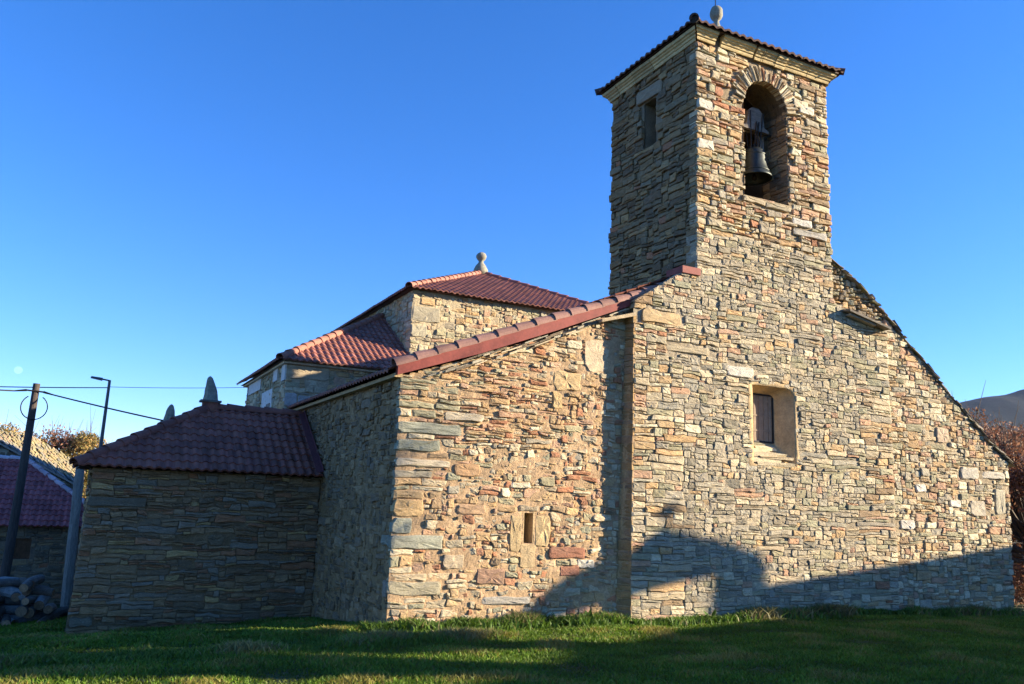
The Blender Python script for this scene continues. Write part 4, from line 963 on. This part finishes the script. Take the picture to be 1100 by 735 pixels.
# ================================================================== TREES
def tree(name, label, x, y, zb, H, spread, cols, nleaf, seed, leaf=.09, zlo=.25, group=None, crown_n=26, bare=0, bl=1.0):
    r = random.Random(seed); rs = np.random.RandomState(seed)
    t = empty(name, (x, y, zb), label, 'tree', group)
    mb = MB(); trunkH = H * .3
    mb.tube([(x, y, zb), (x + .1, y, zb + trunkH), (x, y + .1, zb + H * .8)], [H * .035, H * .025, H * .006], 8)
    blobs = []
    for k in range(crown_n):
        a = r.uniform(0, 2 * math.pi); q = spread * math.sqrt(r.random()); hz_ = zb + H * (zlo + (1 - zlo) * r.random() ** .8 * (1 - .35 * (q / spread) ** 2))
        p = Vector((x + q * math.cos(a), y + q * math.sin(a), hz_)); blobs.append((p, bl * H * (.07 + .08 * r.random())))
        s = Vector((x, y, zb + trunkH + (hz_ - zb - trunkH) * .3)); m_ = (s + p) / 2 + Vector((r.uniform(-.2, .2), r.uniform(-.2, .2), .2))
        mb.tube([s, m_, p, p + (p - m_) * .35], [H * .012, H * .007, H * .003, H * .001], 5)
        for j in range(7 + bare):
            e = p + Vector((r.gauss(0, 1), r.gauss(0, 1), abs(r.gauss(0, 1)) + .2)) * H * .085
            mb.tube([m_ + (p - m_) * r.random(), e], [H * .003, H * .0008], 4, cap=False)
    mb.build('trunk', M_bark, t)
    P = np.zeros((nleaf, 3)); 
    bi = rs.randint(0, len(blobs), nleaf)
    c = np.array([list(b[0]) for b in blobs]); rad = np.array([b[1] for b in blobs])
    d = rs.normal(size=(nleaf, 3)); d /= np.linalg.norm(d, axis=1)[:, None]
    P = c[bi] + d * (rad[bi] * rs.uniform(.2, 1.15, nleaf) ** .6)[:, None] * np.array([1, 1, .8])
    a = rs.normal(size=(nleaf, 3)); a /= np.linalg.norm(a, axis=1)[:, None]; b = np.cross(a, rs.normal(size=(nleaf, 3))); b /= np.linalg.norm(b, axis=1)[:, None]
    s = leaf * rs.uniform(.6, 1.4, nleaf)[:, None]
    V = np.stack([P - a * s, P + b * s * .55, P + a * s, P - b * s * .55], 1).reshape(-1, 3)
    me = bpy.data.meshes.new('crown'); me.vertices.add(len(V)); me.vertices.foreach_set('co', V.astype('f').ravel())
    me.loops.add(len(V)); me.loops.foreach_set('vertex_index', np.arange(len(V), dtype='i')); me.polygons.add(nleaf)
    me.polygons.foreach_set('loop_start', np.arange(0, 4 * nleaf, 4, dtype='i')); me.polygons.foreach_set('loop_total', np.full(nleaf, 4, 'i')); me.update(); me.validate()
    at = me.attributes.new('col', 'FLOAT_COLOR', 'FACE'); pal = np.array(cols); ci = (bi + rs.randint(0, 2, nleaf)) % len(pal)
    cc = np.ones((nleaf, 4), 'f'); cc[:, :3] = pal[ci] * rs.uniform(.7, 1.3, (nleaf, 1)); at.data.foreach_set('color', cc.ravel())
    link('crown', me, M_leaf, t)
YL = [(.38, .27, .07), (.30, .24, .08), (.40, .25, .08), (.18, .18, .06)]
RD = [(.30, .15, .09), (.26, .12, .08), (.34, .21, .10)]
tree('autumn_tree', 'yellow autumn tree rising left of the utility pole above the lichened roof', -4.3, 60, -4.0, 9.6, 2.6, YL, 22000, 1, .085, .3, 'trees behind the houses', bare=6)
tree('autumn_tree', 'reddish thinning tree right of the utility pole above the lichened roof', -1.7, 62, -4.0, 9.4, 2.4, RD + YL[:1], 14000, 2, .08, .3, 'trees behind the houses', bare=8)
tree('autumn_tree', 'golden autumn tree directly behind the street lamp', 1.0, 60, -4.0, 9.9, 2.6, YL, 28000, 3, .085, .2, 'trees behind the houses', bare=6)
tree('autumn_tree', 'orange green tree between the red one and the street lamp', -.4, 66, -4.4, 8.6, 2.2, [(.2, .13, .03), (.09, .1, .03)], 12000, 4, .085, .2, 'trees behind the houses', bare=3)
tree('autumn_tree', 'dull green tree behind the low roof, right of the street lamp', 3.2, 64, -4.4, 8.4, 2.4, [(.16, .13, .03), (.06, .08, .03)], 12000, 5, .085, .2, 'trees behind the houses', bare=3)
BR = [(.26, .12, .06), (.20, .085, .045), (.30, .16, .09), (.14, .07, .04)]
tree('brown_tree', 'rust brown autumn tree beyond the right end of the church wall', 33.6, 21.0, -1.6, 7.9, 2.9, BR, 26000, 6, .075, .05, crown_n=60, bare=4)
tree('copper_tree', 'second rust brown tree further back at the right edge', 38.5, 26.0, -2, 9.2, 3.3, BR, 20000, 7, .08, .05, crown_n=50, bare=4)

# ================================================================== GRASS AND WEEDS
def inside_church(x, y):
    return ((x > 4.98) & (x < 22.6) & (y > 14.62) & (y < 23.4)) | ((x > 9.95) & (x < 18) & (y > 14.36) & (y < 15)) | ((x > .0) & (x < 5.2) & (y > 19.95) & (y < 25))
def grass(name, n, seed, hrange, region, cols, wdt=.006):
    rs = np.random.RandomState(seed)
    x, y = region(rs, n); ok = ~inside_church(x, y); x, y = x[ok], y[ok]; n = len(x)
    keep = np.array([noise.noise(Vector((a * 1.1, b * 1.1, 7))) for a, b in zip(x[:], y[:])])
    z = np.array([ground_z(a, b) for a, b in zip(x, y)]) - .01
    h = rs.uniform(hrange[0], hrange[1], n) * (1 + .9 * keep); h = np.clip(h, .02, None)
    ang = rs.uniform(0, 2 * np.pi, n); lean = rs.uniform(.2, 1.0, n) * h; la = rs.uniform(0, 2 * np.pi, n)
    wx, wy = np.cos(ang), np.sin(ang); wd = wdt * rs.uniform(.7, 1.5, n) * (1 + y / 20)
    B = np.stack([x, y, z], 1); W = np.stack([wx * wd, wy * wd, 0 * wd], 1)
    Mid = B + np.stack([np.cos(la) * lean * .3, np.sin(la) * lean * .3, h * .6], 1); Tip = B + np.stack([np.cos(la) * lean, np.sin(la) * lean, h], 1)
    V = np.stack([B - W, B + W, Mid + W * .8, Mid - W * .8, Tip], 1).reshape(-1, 3)
    base = (np.arange(n) * 5)[:, None]; L = np.concatenate([base + np.array([0, 1, 2, 3]), base + np.array([3, 2, 4])], 1).ravel()
    me = bpy.data.meshes.new(name); me.vertices.add(len(V)); me.vertices.foreach_set('co', V.astype('f').ravel())
    me.loops.add(len(L)); me.loops.foreach_set('vertex_index', L.astype('i')); me.polygons.add(2 * n)
    st = np.stack([np.arange(n) * 7, np.arange(n) * 7 + 4], 1).ravel(); me.polygons.foreach_set('loop_start', st.astype('i'))
    me.polygons.foreach_set('loop_total', np.tile([4, 3], n).astype('i')); me.update(); me.validate()
    pal = np.array(cols); q = np.clip(((keep + .5) * len(pal) + rs.normal(0, .8, n)).astype(int), 0, len(pal) - 1)
    cc = np.ones((n, 4), 'f'); cc[:, :3] = pal[q] * rs.uniform(.7, 1.3, (n, 1)); cc = np.repeat(cc, 2, 0)
    me.attributes.new('col', 'FLOAT_COLOR', 'FACE').data.foreach_set('color', cc.ravel())
    return link(name, me, M_grass)
def reg_near(rs, n):
    y = 4.8 + 11.9 * rs.rand(n) ** .9; x = -1.4 + (1.75 * y + 2.6) * rs.rand(n); k = rs.rand(n) < .35 + y / 14; return x[k], y[k]
def reg_far(rs, n):
    y = 14 + 14 * rs.rand(n) ** 1.3; x = -3.5 + 9 * rs.rand(n); return x, y
GC = [(.095, .13, .010), (.085, .15, .012), (.10, .18, .014), (.13, .215, .018), (.22, .20, .04)]
g1 = grass('grass', 330000, 1, (.03, .075), reg_near, GC); tag(g1, 'short green grass covering the ground in front of the church', 'grass', kind='stuff')
g2 = grass('grass', 90000, 2, (.03, .09), reg_far, GC, .008); tag(g2, 'shaded dark grass in the corner between sacristy and nave', 'grass', kind='stuff')
def reg_edge(rs, n):
    m = n // 2
    x1 = rs.uniform(4.6, 15.5, m); y1 = np.where(x1 < 9.95, 14.62, 14.36) - np.abs(rs.normal(0, .22, m)) - .02
    x2 = rs.uniform(15, 24, n - m); y2 = 14.34 - np.abs(rs.normal(0, .15, n - m))
    return np.concatenate([x1, x2]), np.concatenate([y1, y2])
g3 = grass('tall_grass', 26000, 3, (.05, .23), reg_edge, [(.07, .13, .015), (.09, .17, .02), (.12, .20, .03), (.22, .20, .08)], .009); tag(g3, 'tall grass and weeds growing along the foot of the front wall', 'grass', kind='stuff')
def reg_strip(rs, n):
    k = rs.rand(n); x = -1 + 7.5 * k; y = 12.4 + .9 * k + rs.normal(0, .22, n); return x, y
g4 = grass('tall_grass', 14000, 4, (.05, .14), reg_strip, [(.08, .14, .015), (.11, .19, .02), (.13, .20, .03), (.22, .20, .07)], .007); tag(g4, 'sunlit taller grass tufts on the lawn at left', 'grass', kind='stuff')
# broad-leaved weeds at the wall foot: individual plants
r = random.Random(15)
def weed_mesh(seed, tall):
    r = random.Random(seed); mb = MB()
    for k in range(16):
        a = r.uniform(0, 2 * math.pi); el = r.uniform(.2, 1.2); L = (.10 + .12 * r.random()) * tall; wd = .028 + .02 * r.random()
        d = Vector((math.cos(a) * math.cos(el), math.sin(a) * math.cos(el), math.sin(el))); s = Vector((-math.sin(a), math.cos(a), 0)); m_ = d * L * .55; t = d * L + Vector((0, 0, -.03 - .04 * r.random()))
        q = .7 + .6 * r.random(); mb.add([Vector((0, 0, 0)), m_ + s * wd, t, m_ - s * wd, m_ + Vector((0, 0, -.01))], [(0, 1, 4), (1, 2, 4), (2, 3, 4), (3, 0, 4)], (.085 * q, .15 * q, .03 * q))
    return mb
protos = [weed_mesh(s, 1 + .25 * (s % 3)) .build('broadleaf_weed', M_grass) for s in range(4)]
spots = [(5.25 + .22 * i + r.uniform(-.1, .1), 14.5 - abs(r.gauss(0, .14))) for i in range(38)]
spots = [(x, y if x < 9.9 else y - .22) for x, y in spots]
for i, (x, y) in enumerate(spots):
    o = protos[i] if i < 4 else protos[i % 4].copy()
    if i >= 4: C.objects.link(o)
    o.location = (x, y, ground_z(x, y) - .005); o.rotation_euler = (0, 0, r.uniform(0, 6.28)); s = .7 + .7 * r.random(); o.scale = (s, s, s)
    tag(o, 'small broad-leaved green weed growing at the foot of the front wall', 'weed', 'weeds along the front wall')

# ================================================================== MOON
m = bpy.data.materials.new('pale_moon'); m.use_nodes = True; t = m.node_tree; t.nodes.clear()
o_ = t.nodes.new('ShaderNodeOutputMaterial'); ad = t.nodes.new('ShaderNodeAddShader'); tr = t.nodes.new('ShaderNodeBsdfTransparent'); em = t.nodes.new('ShaderNodeEmission')
nz = t.nodes.new('ShaderNodeTexNoise'); nz.inputs['Scale'].default_value = .12; mr = t.nodes.new('ShaderNodeMapRange'); mr.inputs[3].default_value = .0; mr.inputs[4].default_value = .065
tcn = t.nodes.new('ShaderNodeTexCoord'); t.links.new(tcn.outputs['Object'], nz.inputs['Vector']); t.links.new(nz.outputs[0], mr.inputs[0]); t.links.new(mr.outputs[0], em.inputs[1])
em.inputs[0].default_value = (.9, .92, 1, 1); t.links.new(tr.outputs[0], ad.inputs[0]); t.links.new(em.outputs[0], ad.inputs[1]); t.links.new(ad.outputs[0], o_.inputs[0])
bm = bmesh.new(); bmesh.ops.create_uvsphere(bm, u_segments=24, v_segments=12, radius=13.5); me = bpy.data.meshes.new('moon'); bm.to_mesh(me)
for f in bm.faces: pass
bm.free(); mo = link('moon', me, m, smooth=True); mo.location = Vector((-.074, .991, .113)) * 3500 + Vector((0, 0, 2.3)); tag(mo, 'faint pale daytime moon low in the left sky', 'moon', kind='structure')

# ================================================================== UNSEEN SHADOW CASTERS BEHIND THE CAMERA (shaped to shade church and lawn)
sh = Vector((to_sun.x, to_sun.y, 0)).normalized(); ph = Vector((-sh.y, sh.x, 0)); te = math.tan(R(SUN_EL)); D0 = 20.0
if ph.y < 0: ph = -ph
def cast_pt(X, Z, dd=0):
    """point of an unseen caster whose shadow edge falls at (X, Z) of the church front"""
    F = Vector((X, YT, 0)); base = F.dot(sh); q = F + sh * (D0 + 6.1 - base - 0 + dd); D = (q - F).length; return Vector((q.x, q.y, Z + D * te))
def shadow_outline(name, label, prof, low=-1.5, th=.35):
    t = [cast_pt(X, Z) for X, Z in prof]; n = len(t); off = sh * th
    vs = t + [p + off for p in t] ; b = [Vector((p.x, p.y, low)) for p in t]; vs += b + [p + off for p in b]
    fs = []
    for i in range(n - 1):
        fs += [(i, i + 1, 2 * n + i + 1, 2 * n + i), (n + i, 3 * n + i, 3 * n + i + 1, n + i + 1), (i, n + i, n + i + 1, i + 1)]
    fs += [(0, 2 * n, 3 * n, n), (n - 1, 2 * n - 1, 4 * n - 1, 3 * n - 1)]
    mb = MB(); mb.add(vs, fs, (.30, .26, .2)); return mb, label, name
pr = [(-9.5, -3.9), (-5, -3.25), (-.4, -2.2), (2, -1.85), (4, -1.5), (7, -.95), (10.3, -.55), (12.0, -.45), (12.15, 1.02), (12.17, 1.7), (13.6, 1.35), (13.74, .685), (22.4, 1.62), (24, 1.8)]
mb, lb, nm = shadow_outline('house_shadow_caster', '', pr)  # thin out-of-view house outline, profile set by the shadow edges it must cast
nb = mb.build('house_shadow_caster', M_stone); tag(nb, 'unseen house outline across the lane, shaped to cast its shadow on the church', 'house')
# unseen dome outline with ball finial, shaped to cast the rounded shadow
dome = [(7.86, .20), (8.4, .52), (9.05, .98), (9.6, 1.2), (10.1, 1.40), (10.4, 1.64), (10.7, 1.8), (10.98, 1.85), (11.5, 1.78), (12.3, 1.60), (13.0, 1.40), (13.6, 1.22), (13.74, 1.1)]
bot = [(7.86, .10), (8.6, .26), (10.1, .60), (11.2, .84), (12.3, 1.0), (13.74, 1.05)]
t = [cast_pt(*p) for p in dome]; b = [cast_pt(*p) for p in bot][::-1]; lp = t + b; n = len(lp); off = sh * .4
mb = MB(); mb.add(lp + [p + off for p in lp], [tuple(range(n)), tuple(range(2 * n - 1, n - 1, -1))] + [(i, (i + 1) % n, n + (i + 1) % n, n + i) for i in range(n)], (.25, .2, .15))
p = cast_pt(10.94, 2.25); mb.tube([p - Vector((0, 0, .35)) + off * .5, p + off * .5], [.05, .05], 8); 
sp = MB(); mb.lathe([(0, p.z - .14), (.1, p.z - .1), (.14, p.z), (.1, p.z + .1), (0, p.z + .14)], p.x + off.x * .5, p.y + off.y * .5, 12)
mb.build('shadow_dome', M_slate, nb)

sp_ = cast_pt(-4.5, .4)  # tree added out of view so its crown darkens the lawn
tree('shadow_tree', 'large unseen tree added across the lane to shade the lawn', sp_.x, sp_.y, 0.2, sp_.z + 3.0, 2.6, [(.07, .08, .02), (.10, .09, .02)], 34000, 9, .17, .79, crown_n=60, bare=2)
sp_ = cast_pt(1.3, 1.3)  # second added tree, fills the remaining shade left of the nave corner
tree('shadow_tree', 'narrow unseen tree added across the lane to shade more of the lawn', sp_.x, sp_.y, 0.2, sp_.z + 1.9, .95, [(.07, .08, .02), (.10, .09, .02)], 34000, 10, .13, .675, crown_n=110, bare=0, bl=.40)

# ================================================================== HAZE
m = bpy.data.materials.new('thin_haze'); m.use_nodes = True; t = m.node_tree; t.nodes.clear()
o_ = t.nodes.new('ShaderNodeOutputMaterial'); pv = t.nodes.new('ShaderNodeVolumePrincipled'); pv.inputs['Color'].default_value = (.35, .58, 1, 1); pv.inputs['Density'].default_value = .000018
pv.inputs['Anisotropy'].default_value = .2; t.links.new(pv.outputs[0], o_.inputs['Volume'])
mb = MB(); mb.box(-1500, 5200, -60, 3200, -60, 620); hz = mb.build('haze', m); tag(hz, kind='stuff'); tag(hz, 'thin blue air between the church and the distant hill', 'haze')
